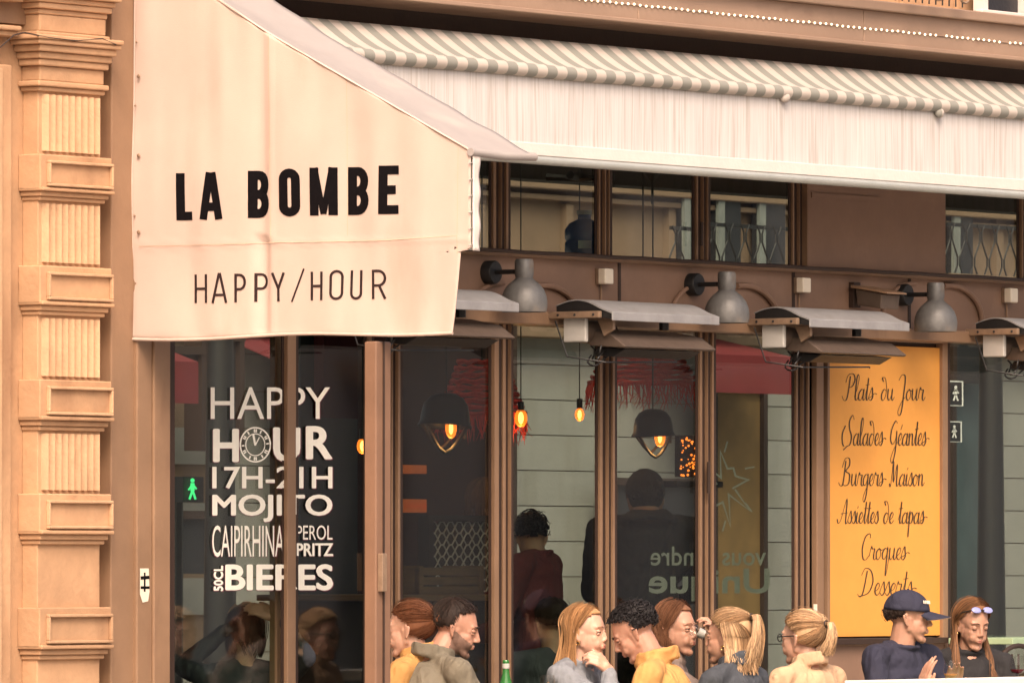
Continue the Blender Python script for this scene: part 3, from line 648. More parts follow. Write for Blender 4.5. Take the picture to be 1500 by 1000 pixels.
# soft vertical mark below the seam is a dent in the cloth
# ------------------------------------------------------------------ striped awning with long valance
YV = -0.62
zr = ZF(1020, 122, YV); zb = ZF(1020, 244, YV); xl, xr = XA+0.15, XF(1750)
saw = thing('striped_awning', 'grey and white striped awning with a long streaked white valance', 'awning', (xl, 0, zr))
ztopA = zr+0.165
def sr(u, v):
    x = xl+(xr-xl)*u; y = -0.30+(YV+0.30)*v
    z = ztopA+(zr-ztopA)*v - 0.03*math.sin(math.pi*v)
    return Vector((x, y, z))
MB().grid(sr, 40, 14).build('striped_cover', 'stripes', saw, smooth=60, solid=0.003)
pts = []; rad = []
for i in range(121):
    x = xl+(xr-xl)*i/120; pts.append((x, YV-0.008, zr-0.008+0.0012*math.sin(i*0.37))); rad.append(0.030)
MB().tube(pts, rad, 14).build('front_roller', 'stripes', saw, smooth=60)
for px in (1150, 1376): MB().ball(Q(px, 143+0.1*(px-1150)+0, YV-0.02), (0.032, 0.02, 0.024)).build('arm_joint', 'stripes', saw, smooth=60)
def va(u, v):
    x = xl+(xr-xl)*u; z = zr-0.02+(zb-zr+0.02)*v
    n = noise.noise(Vector((x*9, 0, 3)))*0.003+noise.noise(Vector((x*2.1, z*2, 7)))*0.02
    return Vector((x, YV-0.002+n*v*0.8, z))
MB().grid(va, 300, 10).build('valance', 'valance', saw, smooth=60, solid=0.003)
MB().box(xl, xr, YV-0.014, YV-0.004, zb-0.004, zb+0.05).build('valance_hem', 'hem', saw, bevel=0.003)
MB().tube([(xl, YV, zb-0.022), (xr, YV, zb-0.022)], 0.020, 12).build('front_bar', 'greybar', saw, smooth=60)
# ------------------------------------------------------------------ fascia above
YA = -0.40
fas = thing('ledge_fascia', 'brown ledge fascia above the awning with seams and small holes', 'fascia', (XF(500), YA, ZF(1000, 52, YA)))
fz0 = ZF(1050, 46, YA); fz1 = ZF(1300, 18, YA)
seams = [XF(-100, YA), XF(455, YA), XF(935, YA), XF(1266, YA), XF(1620, YA), XF(1800, YA)]
for a, b_ in zip(seams[1:], seams[2:]): MB().box(a+0.003, b_-0.003, YA, 0.1, fz0, fz1).build('panel', 'fascia', fas, bevel=0.004)
MB().box(seams[1], seams[-1], YA-0.035, 0.1, fz1, fz1+0.045).build('drip_edge', 'fascia', fas, bevel=0.006)
MB().box(seams[1], seams[-1], YA-0.012, YA, fz0+0.0, fz0+0.018).build('bead', 'fascia', fas, bevel=0.003)
MB().box(seams[0], seams[1], 0.03, 0.1, fz0-0.2, fz1+1).build('upper_wall', 'brown', fas)
MB().box(seams[1]-0.0, seams[-1], -0.05, 0.1, ZTT, fz1).build('shadow_gap_back', 'darkwood', fas)  # dark sheet put in for the shade of the slot under the fascia
sl_ = thing('string_light', 'row of tiny warm white bulbs along the brown ledge fascia', 'string light', (XF(880, YA), YA-0.01, ZF(1180, 31, YA)))
zl = ZF(1180, 33, YA); first = None
xb0 = XF(700, YA)
for k in range(116):
    x = xb0+0.0485*k
    if random.random() < 0.04: continue
    loc = Vector((x, YA-0.008, zl+r(-0.002, 0.002)))
    if first is None:
        first = MB().ball((0, 0, 0), 0.0060, seg=10, rings=6).build('bulb', 'pearl', None, smooth=60); first.location = loc; par(first, sl_)
    else: clone(first, sl_, loc)
MB().tube([(xb0, YA-0.003, zl), (xb0+0.0485*116, YA-0.003, zl)], 0.003, 6).build('wire', 'fascia', sl_)
# window and ironwork above the ledge
uw = thing('upper_window', 'white framed window above the ledge at the top right corner', 'window', Q(1470, 10, -0.2))
zu = fz1+0.045
MB().box(XF(1440, -0.3), XF(1700, -0.3), -0.3, -0.26, zu, zu+0.03).build('sill', 'hem', uw, bevel=0.004)
MB().box(XF(1440, -0.2), XF(1700, -0.2), -0.22, -0.2, zu+0.0, zu+0.9).build('glass', 'dshop', uw)
for px in (1440, 1500, 1560): MB().box(XF(px, -0.25), XF(px+6, -0.25), -0.26, -0.2, zu+0.03, zu+0.9).build('frame', 'hem', uw)
sw = thing('upper_stone_wall', 'orange tinted stone wall above the ledge at the top', 'wall', (XF(1200), -0.05, zu))
for k in range(12):
    a = XF(1040+40*k, -0.1)
    MB().box(a, XF(1078+40*k, -0.1), -0.1-0.01*(k % 2), 0.2, zu, zu+0.9).build('stone_block', 'stone', sw, bevel=0.006)
iw = thing('scrolled_ironwork', 'scrolled wrought iron balcony ornament above the ledge near the top right', 'ironwork', Q(1390, 15, -0.5))
for px, s_ in ((1376, 1), (1412, -1), (1345, 1)):
    c = Q(px, 10, -0.5); c.z = zu+0.05; pts = []
    for k in range(26):
        a = k*0.42; rr = 0.045*(1-k/28); pts.append((c.x+s_*rr*math.cos(a)*1.4, c.y, c.z+rr*math.sin(a)))
    MB().tube(pts, 0.006, 6).build('scroll', 'tan', iw, smooth=60)
MB().tube([(Q(1180, 5, -0.5).x, -0.5, zu+0.10), (Q(1500, 5, -0.5).x, -0.5, zu+0.10)], 0.008, 6).build('rail', 'black', iw)
for k in range(24): 
    x = Q(1180, 5, -0.5).x+0.06*k
    MB().tube([(x, -0.5, zu), (x, -0.5, zu+0.10)], 0.004, 5).build('bar', 'black', iw)

# ------------------------------------------------------------------ wall lamps
wlamp = thing('wall_lamp', 'zinc bell wall lamp closest to the cream awning', 'wall lamp', (0, 0, 0), 'zinc bell lamps on the brown band')
# local: disc at origin (y=0 wall), arm goes out, bell hangs
AR = 0.20
MB().lathe([(0, -0.05), (0.048, -0.05), (0.052, -0.044), (0.052, 0.0), (0, 0.0)], ax='Y', seg=28).build('wall_plate', 'black', wlamp, smooth=40)
MB().tube([(0, -0.04, 0), (0.0, -AR-0.0, 0.0)], 0.011, 10).build('arm', 'black', wlamp, smooth=50)
MB().lathe([(0, 0.055), (0.036, 0.055), (0.042, 0.045), (0.042, -0.01), (0.038, -0.03), (0, -0.03)], c=(0, -AR, 0), seg=24).build('collar', 'zinc', wlamp, smooth=40)
prof = [(0.036, -0.026), (0.045, -0.036), (0.068, -0.055), (0.088, -0.08), (0.099, -0.108), (0.103, -0.135), (0.102, -0.16), (0.098, -0.178), (0.094, -0.176), (0.097, -0.155), (0.097, -0.135), (0.093, -0.11), (0.08, -0.085), (0.06, -0.062), (0.036, -0.045)]
MB().lathe(prof, c=(0, -AR, 0), seg=36).build('shade', 'zinc', wlamp, smooth=60)
def lamp_loc(px, py): p = Q(px, py, -0.03); return p
wlamp.location = lamp_loc(713, 399)
copy_tree(wlamp, lamp_loc(1011, 417), 'zinc bell wall lamp second from the cream awning')
copy_tree(wlamp, lamp_loc(1318, 432), 'zinc bell wall lamp above the orange menu board')
# junction boxes
jb = thing('junction_box', 'white junction box between the first two bell lamps', 'junction box', (0, 0, 0), 'white boxes on the brown band')
MB().box(-0.035, 0.035, -0.055, 0, -0.035, 0.035).build('cover', 'white', jb, bevel=0.006)
MB().box(-0.036, 0.036, -0.020, 0, -0.037, 0.037).build('base', 'tan', jb, bevel=0.003)
MB().tube([(0.0, -0.01, -0.037), (0.0, -0.01, -0.14)], 0.005, 6).build('cable', 'brown', jb)
jb.location = Q(878, 405, -0.03)
copy_tree(jb, Q(1168, 418, -0.03), 'white junction box left of the floodlight'); copy_tree(jb, Q(1472, 433, -0.03), 'white junction box at the right edge beyond the third bell lamp')
# floodlight
fl = thing('floodlight', 'brown floodlight with peaked hood left of the third bell lamp', 'floodlight', Q(1248, 432, -0.03))
c = Q(1248, 432, -0.03)
MB().box(c.x-0.03, c.x+0.03, -0.06, -0.03, c.z-0.06, c.z+0.06).build('bracket', 'darkwood', fl, bevel=0.003)
MB().prism([c+Vector((-0.05, -0.05, 0.03)), c+Vector((-0.05, -0.20, 0.00)), c+Vector((-0.05, -0.19, -0.07)), c+Vector((-0.05, -0.06, -0.05))], (0.16, 0, 0)).build('housing', 'taupe', fl, bevel=0.006)
MB().prism([c+Vector((-0.06, -0.03, 0.045)), c+Vector((-0.06, -0.23, 0.008)), c+Vector((-0.06, -0.23, 0.0)), c+Vector((-0.06, -0.03, 0.032))], (0.18, 0, 0)).build('hood', 'brown', fl, bevel=0.002)
# ------------------------------------------------------------------ heaters
ht = thing('terrace_heater', 'grey topped terrace heater below the second white box', 'heater', (0, 0, 0), 'terrace heaters hanging from the beam')
# local origin: rear left top corner of cover at wall; x along facade, -y outward
LX = 0.87
prof = []
for k in range(13):
    t = k/12; prof.append((-0.02-0.30*t, 0.03+0.035*math.sin(math.pi*min(1, t*1.25)*0.8)-0.055*t*t))
b = MB(); n = len(prof)
vs = [(x, y, z) for x in (0, LX) for (y, z) in prof]+[(x, y+0.004, z-0.006) for x in (0, LX) for (y, z) in prof]
fs = [[i, i+1, n+i+1, n+i] for i in range(n-1)]+[[2*n+i, 3*n+i, 3*n+i+1, 2*n+i+1] for i in range(n-1)]
fs += [[i, 2*n+i, 2*n+i+1, i+1] for i in range(n-1)]+[[n+i, n+i+1, 3*n+i+1, 3*n+i] for i in range(n-1)]+[[0, n, 3*n, 2*n], [n-1, 3*n-1, 4*n-1, 2*n-1]]
b.add(vs, fs); b.build('cover', 'alu', ht, smooth=50)
yf, zf_ = prof[-1]
MB().box(0.0, LX, yf-0.003, yf+0.004, zf_-0.038, zf_+0.001).build('front_lip', 'alu', ht, bevel=0.003)
MB().prism([(0.004, y, z-0.006) for (y, z) in prof]+[(0.004, yf, zf_-0.03), (0.004, -0.02, -0.0)], (0.006, 0, 0)).build('end_plate', 'black', ht)
MB().box(-0.03, -0.006, -0.27, 0.02, -0.03, 0.0).build('bracket', 'tan', ht, bevel=0.003)
for y in (-0.24, -0.14, -0.05): MB().ball((-0.031, y, -0.015), 0.006, seg=8, rings=6).build('bolt', 'black', ht)
MB().prism([(0.06, -0.20, -0.035), (0.06, -0.285, -0.035), (0.06, -0.285, -0.08), (0.06, -0.235, -0.11)], (0.02, 0, 0)).build('arm_plate', 'tan', ht, bevel=0.002)
MB().tube([(0.03, -0.12, -0.085), (0.26, -0.13, -0.09)], 0.052, 18).build('motor_housing', 'taupe', ht, smooth=50)
MB().box(0.005, 0.03, -0.175, -0.055, -0.135, -0.03).build('end_cap', 'palecap', ht, bevel=0.006)
MB().prism([(0.08, -0.10, -0.07), (0.08, -0.26, -0.10), (0.08, -0.34, -0.155), (0.08, -0.325, -0.163), (0.08, -0.16, -0.15), (0.08, -0.08, -0.12)], (0.74, 0, 0)).build('reflector_hood', 'taupe', ht, bevel=0.005)
MB().prism([(0.12, -0.16, -0.153), (0.12, -0.31, -0.166), (0.12, -0.24, -0.20), (0.12, -0.14, -0.19)], (0.62, 0, 0)).build('burner', 'black', ht, bevel=0.004)
MB().tube([(0.6, -0.2, 0.0), (0.6, -0.2, -0.07)], 0.022, 10).build('hanger', 'black', ht)
MB().box(0.45, 0.75, -0.24, -0.17, -0.005, 0.01).build('mount', 'black', ht)
for q in range(3):
    o_ = 0.02*q
    MB().tube(catmull([(0, 0), (0, 0)], 1) and [Vector((0.10+0.05*math.sin(t*0.7+q), -0.12-0.10*t/8-0.02*math.cos(t+q), -0.15-0.05*math.sin(math.pi*t/8)-o_)) for t in range(9)], 0.004, 6).build('cable', 'black', ht, smooth=60)
MB().tube([(-0.02, -0.03, -0.04), (-0.03, -0.10, -0.20), (0.05, -0.25, -0.225), (0.55, -0.30, -0.215)], 0.004, 6).build('gas_hose', 'black', ht)
def h_loc(px, py): p = Q(px, py, -0.10); return p
ht.location = h_loc(809, 457)
copy_tree(ht, h_loc(502, 437), 'grey topped terrace heater half hidden by the cream awning')
copy_tree(ht, h_loc(1100, 467), 'grey topped terrace heater between white box and orange menu')
copy_tree(ht, h_loc(1424, 482), 'grey topped terrace heater cut off at the right edge')
# ------------------------------------------------------------------ windbreak post in front of the doors
wp = thing('terrace_post', 'brown terrace post standing between lettered door and bearded man', 'post', Q(555, 1000, -1.25))
xa, xb = XF(551, -1.25), XF(573, -1.25)
MB().box(xa, xb, -1.25, -1.19, 0, ZF(560, 500, -1.25)).build('post', 'postpaint', wp, bevel=0.006)
MB().box(xa+0.045, xa+0.053, -1.256, -1.25, 0, ZF(560, 500, -1.25)).build('groove', 'darkwood', wp)
MB().box(XF(556, -1.26), XF(563, -1.26), -1.275, -1.25, ZF(560, 866, -1.26), ZF(560, 810, -1.26)).build('hinge', 'tan', wp, bevel=0.003)
MB().box(xa-0.03, xb+0.03, -1.28, -1.16, 0, 0.02).build('base_plate', 'black', wp)

# ------------------------------------------------------------------ room behind the glass
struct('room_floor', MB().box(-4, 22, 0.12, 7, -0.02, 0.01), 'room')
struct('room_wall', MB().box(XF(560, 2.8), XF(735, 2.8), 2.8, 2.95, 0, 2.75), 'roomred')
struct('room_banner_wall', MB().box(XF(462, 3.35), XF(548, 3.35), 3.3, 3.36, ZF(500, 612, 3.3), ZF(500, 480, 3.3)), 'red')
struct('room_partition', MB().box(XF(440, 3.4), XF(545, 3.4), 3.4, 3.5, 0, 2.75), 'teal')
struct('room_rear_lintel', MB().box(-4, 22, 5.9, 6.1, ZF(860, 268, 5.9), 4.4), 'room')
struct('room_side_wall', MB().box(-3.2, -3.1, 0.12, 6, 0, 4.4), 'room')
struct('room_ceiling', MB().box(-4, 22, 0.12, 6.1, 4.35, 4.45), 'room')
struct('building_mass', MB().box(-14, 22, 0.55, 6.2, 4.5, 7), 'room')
# helmet lamps
def helmet(px, py, y, label, tilt, s_=1.0):
    t = thing('helmet_lamp', label, 'pendant lamp', Q(px, py, y), 'helmet pendant lamps inside the cafe'); c = Q(px, py, y)
    mt = Matrix.Rotation(tilt, 3, 'Y') @ Matrix.Rotation(-YAW, 3, 'Z')
    b = MB(); prof = [(0.001, 0.135), (0.05, 0.13), (0.09, 0.11), (0.118, 0.07), (0.128, 0.02), (0.132, -0.02), (0.146, -0.045), (0.142, -0.048), (0.126, -0.022), (0.12, 0.02), (0.11, 0.065), (0.08, 0.10), (0.001, 0.12)]
    b.lathe([(a*s_, h*s_) for a, h in prof], seg=32)
    for v in b.v: q = Vector((v.x*1.0, v.y*1.12, v.z)); q = mt @ q; v[:] = q+c
    b.build('shell', 'helmet', t, smooth=60)
    for sgn in (-1, 1):
        pts = [c+mt@Vector(((sgn*0.125*(1-k/8)**0.6)*s_*1.0+0.0, -0.03*s_, (-0.03-0.16*(k/8)**1.2)*s_)) for k in range(9)]
        MB().tube(pts, 0.011*s_, 6).build('chin_strap', 'black', t, smooth=60)
        pts = [c+mt@Vector(((sgn*0.115*(1-k/8)**0.7)*s_, 0.06*s_, (-0.03-0.13*(k/8)**1.2)*s_)) for k in range(9)]
        MB().tube(pts, 0.009*s_, 6).build('chin_strap', 'strap', t, smooth=60)
    pts = [c+mt@Vector((0.13*s_+0.0, 0.02, (-0.04-0.02*k)*s_)) for k in range(4)]
    MB().tube(pts, 0.008, 6).build('chin_strap', 'strap', t)
    MB().ball(c+mt@Vector((0.02, -0.03, -0.055*s_)), (0.010, 0.010, 0.028), seg=14, rings=10).build('bulb', 'bulb', t, smooth=80)
    MB().ball(c+mt@Vector((0.02, -0.03, -0.055*s_)), (0.026, 0.026, 0.046), seg=18, rings=12).build('bulb_envelope', 'envelope', t, smooth=80)
    MB().tube([c+mt@Vector((0, 0, 0.13*s_)), Vector((c.x, c.y, 4.3))], 0.004, 6).build('cable', 'black', t)
    ld = bpy.data.lights.new('bulb_light', 'POINT'); ld.energy = 0.7; ld.color = (1, 0.45, 0.15); ld.shadow_soft_size = 0.03
    lo = bpy.data.objects.new('bulb_light', ld); COL.objects.link(lo); lo.location = c+mt@Vector((0.02, -0.02, -0.13*s_)); par(lo, t)
helmet(652, 612, 0.45, 'black helmet lamp on the left, hung behind the second door', 0.10, 0.84)
helmet(957, 628, 0.55, 'black helmet lamp on the right, its chin strap dangling under the red lampshade', -0.05, 0.70)
for (px, py, y, lab, s_) in ((763, 612, 0.7, 'bare glowing filament bulb just right of the first helmet lamp', 1.0), (849, 607, 1.0, 'small bare glowing bulb hung before the pale grey wall', 0.75), (531, 653, 0.5, 'bare glowing bulb near the lettered door edge', 0.85)):
    c = Q(px, py, y); t = thing('pendant_bulb', lab, 'bulb', c, 'bare bulbs inside the cafe')
    MB().ball(c, (0.013*s_, 0.013*s_, 0.028*s_), seg=14, rings=10).build('filament', 'bulb', t, smooth=80)
    MB().ball(c, (0.030*s_, 0.030*s_, 0.042*s_), seg=18, rings=12).build('bulb_envelope', 'envelope', t, smooth=80)
    MB().tube([c+Vector((0, 0, 0.03)), c+Vector((0, 0, 0.075))], 0.014, 10).build('socket', 'black', t)
    MB().tube([c+Vector((0, 0, 0.07)), Vector((c.x, c.y, 4.3))], 0.003, 6).build('cable', 'black', t)
    ld = bpy.data.lights.new('bulb_light', 'POINT'); ld.energy = 1.0; ld.color = (1, 0.45, 0.15); ld.shadow_soft_size = 0.03
    lo = bpy.data.objects.new('bulb_light', ld); COL.objects.link(lo); lo.location = c+Vector((0, 0, -0.08)); par(lo, t)
# red straw shades
def straw(px, py0, py1, w, y, label):
    t = thing('straw_lampshade', label, 'lampshade', Q(px, py0, y), 'red woven straw lampshades'); z1 = ZF(px, py0, y); z0 = ZF(px, py1, y); c = Q(px, py0, y)
    n = 9
    for k in range(n):
        u = k/(n-1); rr = w*(0.55+0.45*u); z = z1+(z0-z1)*u; pts = [(c.x+rr*math.cos(a*math.pi/15), y+rr*math.sin(a*math.pi/15), z+0.005*math.sin(a*2+k)) for a in range(30)]
        MB().tube(pts, (z1-z0)/n*0.40, 6, closed=True).build('woven_ring', 'redstraw', t, smooth=60)
    b = MB()
    for k in range(110):
        a = 2*math.pi*k/110; rr = w*1.0; l = r(0.06, 0.15)
        p = Vector((c.x+rr*math.cos(a), y+rr*math.sin(a), z0)); b.tube([p, p+Vector((r(-.02, .02)+0.02*math.cos(a), r(-.02, .02), -l*0.6)), p+Vector((r(-.04, .04)+0.03*math.cos(a), 0, -l))], [0.004, 0.003, 0.001], 4)
    o = b.build('fringe', 'redstraw', t); o['kind'] = 'stuff'
    MB().tube([(c.x, y, z1), (c.x, y, 4.3)], 0.004, 6).build('cable', 'black', t)
straw(706, 530, 606, 0.20, 0.95, 'red woven straw lampshade behind the left helmet lamp')
straw(942, 500, 560, 0.26, 1.0, 'red woven straw lampshade with fringe above the right helmet lamp')
# mesh frame, counter, shelves inside
mf = thing('mesh_screen', 'dark framed wire mesh screen inside behind the bearded man', 'screen', Q(670, 860, 1.1))
a = Q(630, 866, 1.1); b2 = Q(730, 764, 1.1)
MB().box(a.x, b2.x, 1.12, 1.14, a.z, b2.z).build('backing', 'dshop', mf)
fr = MB(); fr.box(a.x-0.04, a.x, 1.08, 1.14, a.z, b2.z+0.03); fr.box(a.x, b2.x, 1.08, 1.14, b2.z, b2.z+0.03); fr.build('frame', 'black', mf)
w_, h_ = b2.x-a.x, b2.z-a.z
for k in range(6):
    for sg in (0, 1):
        pts = [Vector((a.x+w_*i/24, 1.105, a.z+h_*(k+0.5)/6+(0.03 if sg else -0.03)*math.sin(math.pi*i/3)*1.0)) for i in range(25)]
        MB().tube(pts, 0.004, 5).build('wire', 'palecap', mf)
cc = thing('wooden_crate', 'olive brown wooden crate on the counter behind the bearded man', 'crate', Q(650, 870, 0.8))
a = Q(612, 870, 0.8); b2 = Q(706, 828, 0.8)
for k in range(3):
    zz = a.z+(b2.z-a.z)*k/3; MB().box(a.x, b2.x, 0.8, 0.815, zz, zz+(b2.z-a.z)/3-0.008).build('slat', 'wood', cc)
MB().box(a.x, a.x+0.03, 0.79, 1.0, a.z, b2.z).build('end_board', 'wood', cc); MB().box(b2.x-0.03, b2.x, 0.79, 1.0, a.z, b2.z).build('end_board', 'wood', cc)
bc = thing('bar_counter', 'dark bar counter inside running behind the doors', 'counter', (0.5, 1.2, 0))
MB().box(XF(588, 0.78), XF(735, 0.78), 0.78, 1.5, 0, a.z-0.03).build('body', 'room', bc); MB().box(XF(588, 0.74), XF(738, 0.74), 0.74, 1.55, a.z-0.03, a.z-0.002).build('counter_top', 'wood', bc, bevel=0.004)
ph = thing('picture_frame', 'glittering amber picture frame inside right of the right helmet lamp', 'picture', Q(1010, 690, 1.3))
a = Q(996, 698, 1.3); b2 = Q(1030, 638, 1.3)
MB().box(a.x, b2.x, 1.3, 1.33, a.z, b2.z).build('panel', 'strap', ph)
bb = MB()
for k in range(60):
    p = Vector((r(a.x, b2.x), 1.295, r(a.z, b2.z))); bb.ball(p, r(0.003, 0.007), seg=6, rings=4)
o = bb.build('sparkle', 'glitter', ph); o['kind'] = 'stuff'  # glitter painted as small self-glowing beads
MB().box(a.x-0.1, b2.x+0.1, 1.25, 1.4, a.z-0.05, a.z-0.02).build('shelf', 'darkwood', ph)
# dangling gold crate / glow on left
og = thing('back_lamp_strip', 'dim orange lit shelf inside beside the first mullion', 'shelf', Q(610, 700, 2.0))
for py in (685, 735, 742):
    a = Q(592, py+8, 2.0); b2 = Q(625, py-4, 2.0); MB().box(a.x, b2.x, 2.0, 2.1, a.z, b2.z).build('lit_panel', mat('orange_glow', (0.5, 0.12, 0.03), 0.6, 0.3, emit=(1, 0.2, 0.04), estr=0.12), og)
# blue water cans
wc = thing('water_can', 'blue water bottle standing behind the transom glass', 'water bottle', Q(855, 375, 0.15))
c = Q(856, 376, 0.16)
MB().lathe([(0, 0), (0.085, 0), (0.09, 0.02), (0.09, 0.06), (0.084, 0.07), (0.09, 0.08), (0.09, 0.12), (0.07, 0.15), (0.03, 0.17), (0.03, 0.19), (0, 0.19)], c=c).build('body', 'blue', wc, smooth=50)
MB().lathe([(0, 0.19), (0.034, 0.19), (0.034, 0.21), (0, 0.21)], c=c).build('cap', 'palecap', wc)
flat('label', [([(847, 352), (866, 352), (866, 364), (847, 364)], [[0, 3, 2, 1]])], PL(0.065), 'palecap', wc)
# ceiling fan / pendant seen in transom
cf = thing('ceiling_pendant', 'black conical pendant hanging behind the transom glass', 'pendant lamp', Q(955, 262, 0.4))
c = Q(955, 268, 0.4); MB().lathe([(0.004, 0), (0.05, 0.06), (0.05, 0.075), (0.006, 0.09), (0.004, 0.5)], c=c).build('shade', 'black', cf)
MB().tube([c, c+Vector((0, 0, -0.1))], 0.004).build('stem', 'black', cf)
cf2 = thing('ceiling_fan', 'black ceiling fitting with flat blades behind the transom', 'fan', Q(848, 262, 0.4))
c = Q(850, 262, 0.4); MB().lathe([(0, -0.015), (0.07, 0), (0.03, 0.02), (0.01, 0.03), (0.006, 0.5)], c=c).build('hub', 'black', cf2)
for k in range(4):
    a = k*math.pi/2+0.3; MB().tube([c, c+Vector((0.16*math.cos(a), 0.16*math.sin(a), 0.01))], [0.012, 0.02], 6).build('blade', 'black', cf2)

# ------------------------------------------------------------------ across the side street (what the glass shows)
D = 16.0
def mbox(pa, pb, ya, yb, d, name, m, parent, thick=0.2, bevel=0):
    p, q = MR(pa, ya, d), MR(pb, yb, d)
    return MB().box(p.x, q.x, d, d+thick, q.z, p.z).build(name, m, parent, bevel=bevel)
ob = thing('opposite_building', 'pale stone building across the side street seen through the cafe rooms', 'building', MR(900, 900, D))
X1, X2 = MR(-200, 700, D).x, MR(2300, 700, D).x
MB().box(X1, X2, D+0.02, D+4, -0.02, 9).build('wall', 'beige', ob)
bl = MB().box(0, 1.2, 0, 0.16, 0, 0.272).build('stone_block', 'pale', ob); bl.location = (X1, D, 0)
par(bl, ob)
zg = MR(900, 505, D).z; nrow = int(zg/0.28); k = 0
for j in range(nrow+1):
    for i in range(int((X2-X1)/1.2)+1):
        if j < 2: continue
        x = X1+1.2*i+(0.6 if j % 2 else 0)
        if x < MR(240, 700, D).x-0.5 or x > MR(1600, 700, D).x: continue
        if k > 290: break
        clone(bl, ob, Vector((x, D, 0.28*j))); k += 1
def zz(py): return MR(900, py, D).z
for (a, c, d) in ((500, 480, 0.20), (480, 472, 0.10), (405, 398, 0.06), (392, 387, 0.10), (300, 292, 0.08), (285, 275, 0.14)):
    MB().box(X1, X2, D-d, D+0.12, zz(a), zz(c)).build('string_course', 'beige', ob, bevel=0.01)
for px in (700, 830, 980, 1200, 1460): mbox(px, px+10, 470, 300, D-0.04, 'pilaster_strip', 'beige', ob, 0.1)
# upper windows with white curtains and balcony
for (a, b_) in ((1000, 1030), (1050, 1085), (1110, 1150), (1395, 1425)):
    w0 = mbox(a, b_, 420, 240, D-0.09, 'window', 'dshop', ob, 0.06)
    mbox(a+3, a+12, 420, 240, D-0.12, 'curtain', 'curtain', w0, 0.03); 
bal = thing('opposite_balcony', 'black scrolled iron balcony across the side street seen through the transom', 'balcony', MR(1090, 400, D-0.7))
for (pa, pb) in ((985, 1018), (1038, 1158), (1388, 1500)):
    p, q = MR(pa, 400, D-0.7), MR(pb, 333, D-0.7)
    MB().box(p.x, q.x, p.y, p.y+0.03, q.z-0.03, q.z).build('rail', 'black', bal); MB().box(p.x, q.x, p.y-0.05, p.y+0.7, p.z-0.1, p.z).build('slab', 'beige', bal)
    n = int((q.x-p.x)/0.12)
    for k in range(n):
        x = p.x+0.12*k; pts = [(x+0.05*math.sin(t*1.05)*(1 if k % 2 else -1), p.y, p.z+(q.z-p.z)*t/6) for t in range(7)]
        MB().tube(pts, 0.008, 5).build('baluster', 'black', bal)
def shop(px0, px1, y0, y1, m, d, label, name='shop_window', cat='shop window'):
    t = thing(name, label, cat, MR((px0+px1)/2, y1, d)); mbox(px0, px1, y1, y0, d, 'panel', m, t, 0.12)
    p, q = MR(px0, y1, d), MR(px1, y0, d); f = MB()
    f.box(p.x-0.06, p.x, d-0.04, d+0.12, p.z, q.z); f.box(q.x, q.x+0.06, d-0.04, d+0.12, p.z, q.z); f.box(p.x-0.06, q.x+0.06, d-0.05, d+0.12, q.z, q.z+0.06)
    f.build('frame', 'darkwood', t); return t
shop(585, 745, 430, 1010, 'dshop', D-0.2, 'dark shopfront across the side street seen left of the pale wall')
shop(900, 1022, 712, 1010, 'dshop', D-0.3, 'black shop window across the side street under white lettering')
shop(430, 545, 470, 1010, 'teal', D-0.2, 'dark teal shop window behind the second lettered pane')
mp_ = shop(1046, 1113, 575, 1010, 'mustard', D-0.3, 'mustard advertising panel across the side street with white starburst', 'advert_panel', 'advert')
shop(1396, 1452, 545, 1010, 'teal', D-0.2, 'dark green shop window across the side street at the right edge')
shop(1396, 1440, 480, 560, 'dshop', D-0.4, 'dark awning box over the right side street shop', 'sign_box', 'sign')
for (a, b_, y0, y1, lab) in ((1040, 1160, 488, 574, 'red canvas awning seen above the mustard advert'), (455, 545, 488, 610, 'maroon red awning seen behind the lettered door'), (252, 290, 470, 590, 'red curtain like banner seen at the far left door'), (588, 742, 500, 560, 'red shop sign seen behind the left helmet lamp')):
    t = thing('red_awning', lab, 'awning', MR(a, y1, D-0.9)); p, q = MR(a, y1, D-0.9), MR(b_, y0, D-0.9)
    MB().add([(p.x, D-0.9, p.z), (q.x, D-0.9, p.z), (q.x, D-0.9, p.z+0.30), (p.x, D-0.9, p.z+0.30), (q.x, D, q.z), (p.x, D, q.z)], [[0, 1, 2, 3], [3, 2, 4, 5]]).build('canopy', 'red', t, solid=0.01)
# lettering on the opposite side (readable there, seen here)
def mtext(txt, a, b_, y0, y1, m, d, parent, bold=0.0, flip=True):
    vs, fs = font_polys(txt, a, b_, y0, y1, bold)
    if flip: vs = [(a+b_-x, y) for x, y in vs]
    b = MB().add([MR(x, y, d) for x, y in vs], fs); b.build('lettering', m, parent)
lt = thing('shop_lettering', 'pale back-to-front lettering vous rendre Unique low on the glass', 'lettering', MR(1040, 870, 0.016))
mtext('vous rendre', 953, 1122, 800, 828, 'itext', 0.016, lt, 0.01); mtext('Unique', 950, 1128, 832, 880, 'itext', 0.016, lt, 0.02)
l2 = thing('fascia_lettering', 'brown shop lettering RE DATION seen above the right helmet lamp', 'lettering', MR(945, 583, D-0.05)); 
mtext('RE DATION', 903, 990, 575, 592, 'mirror_text', D-0.03, l2, 0, False)
l3 = thing('shop_sign_lettering', 'white lettering on the red sign seen behind the left helmet lamp', 'lettering', MR(690, 540, D-0.95))
mtext('SHOP', 636, 716, 522, 546, 'ltext', D-0.97, l3, 0.03)
star = thing('starburst', 'thin pale starburst drawn on the glass before the mustard advert', 'decoration', MR(1065, 715, 0.016)); pts = []
for k in range(17):
    a = 2*math.pi*k/16+0.2; rr = (34 if k % 2 else 15)*(1+0.35*math.sin(k*2.3)); pts.append((1062+rr*math.cos(a), 712+rr*1.45*math.sin(a)))
vs, fs = rib(pts, 3.0); MB().add([MR(x, y, 0.016) for x, y in vs], fs).build('outline', 'itext', star)
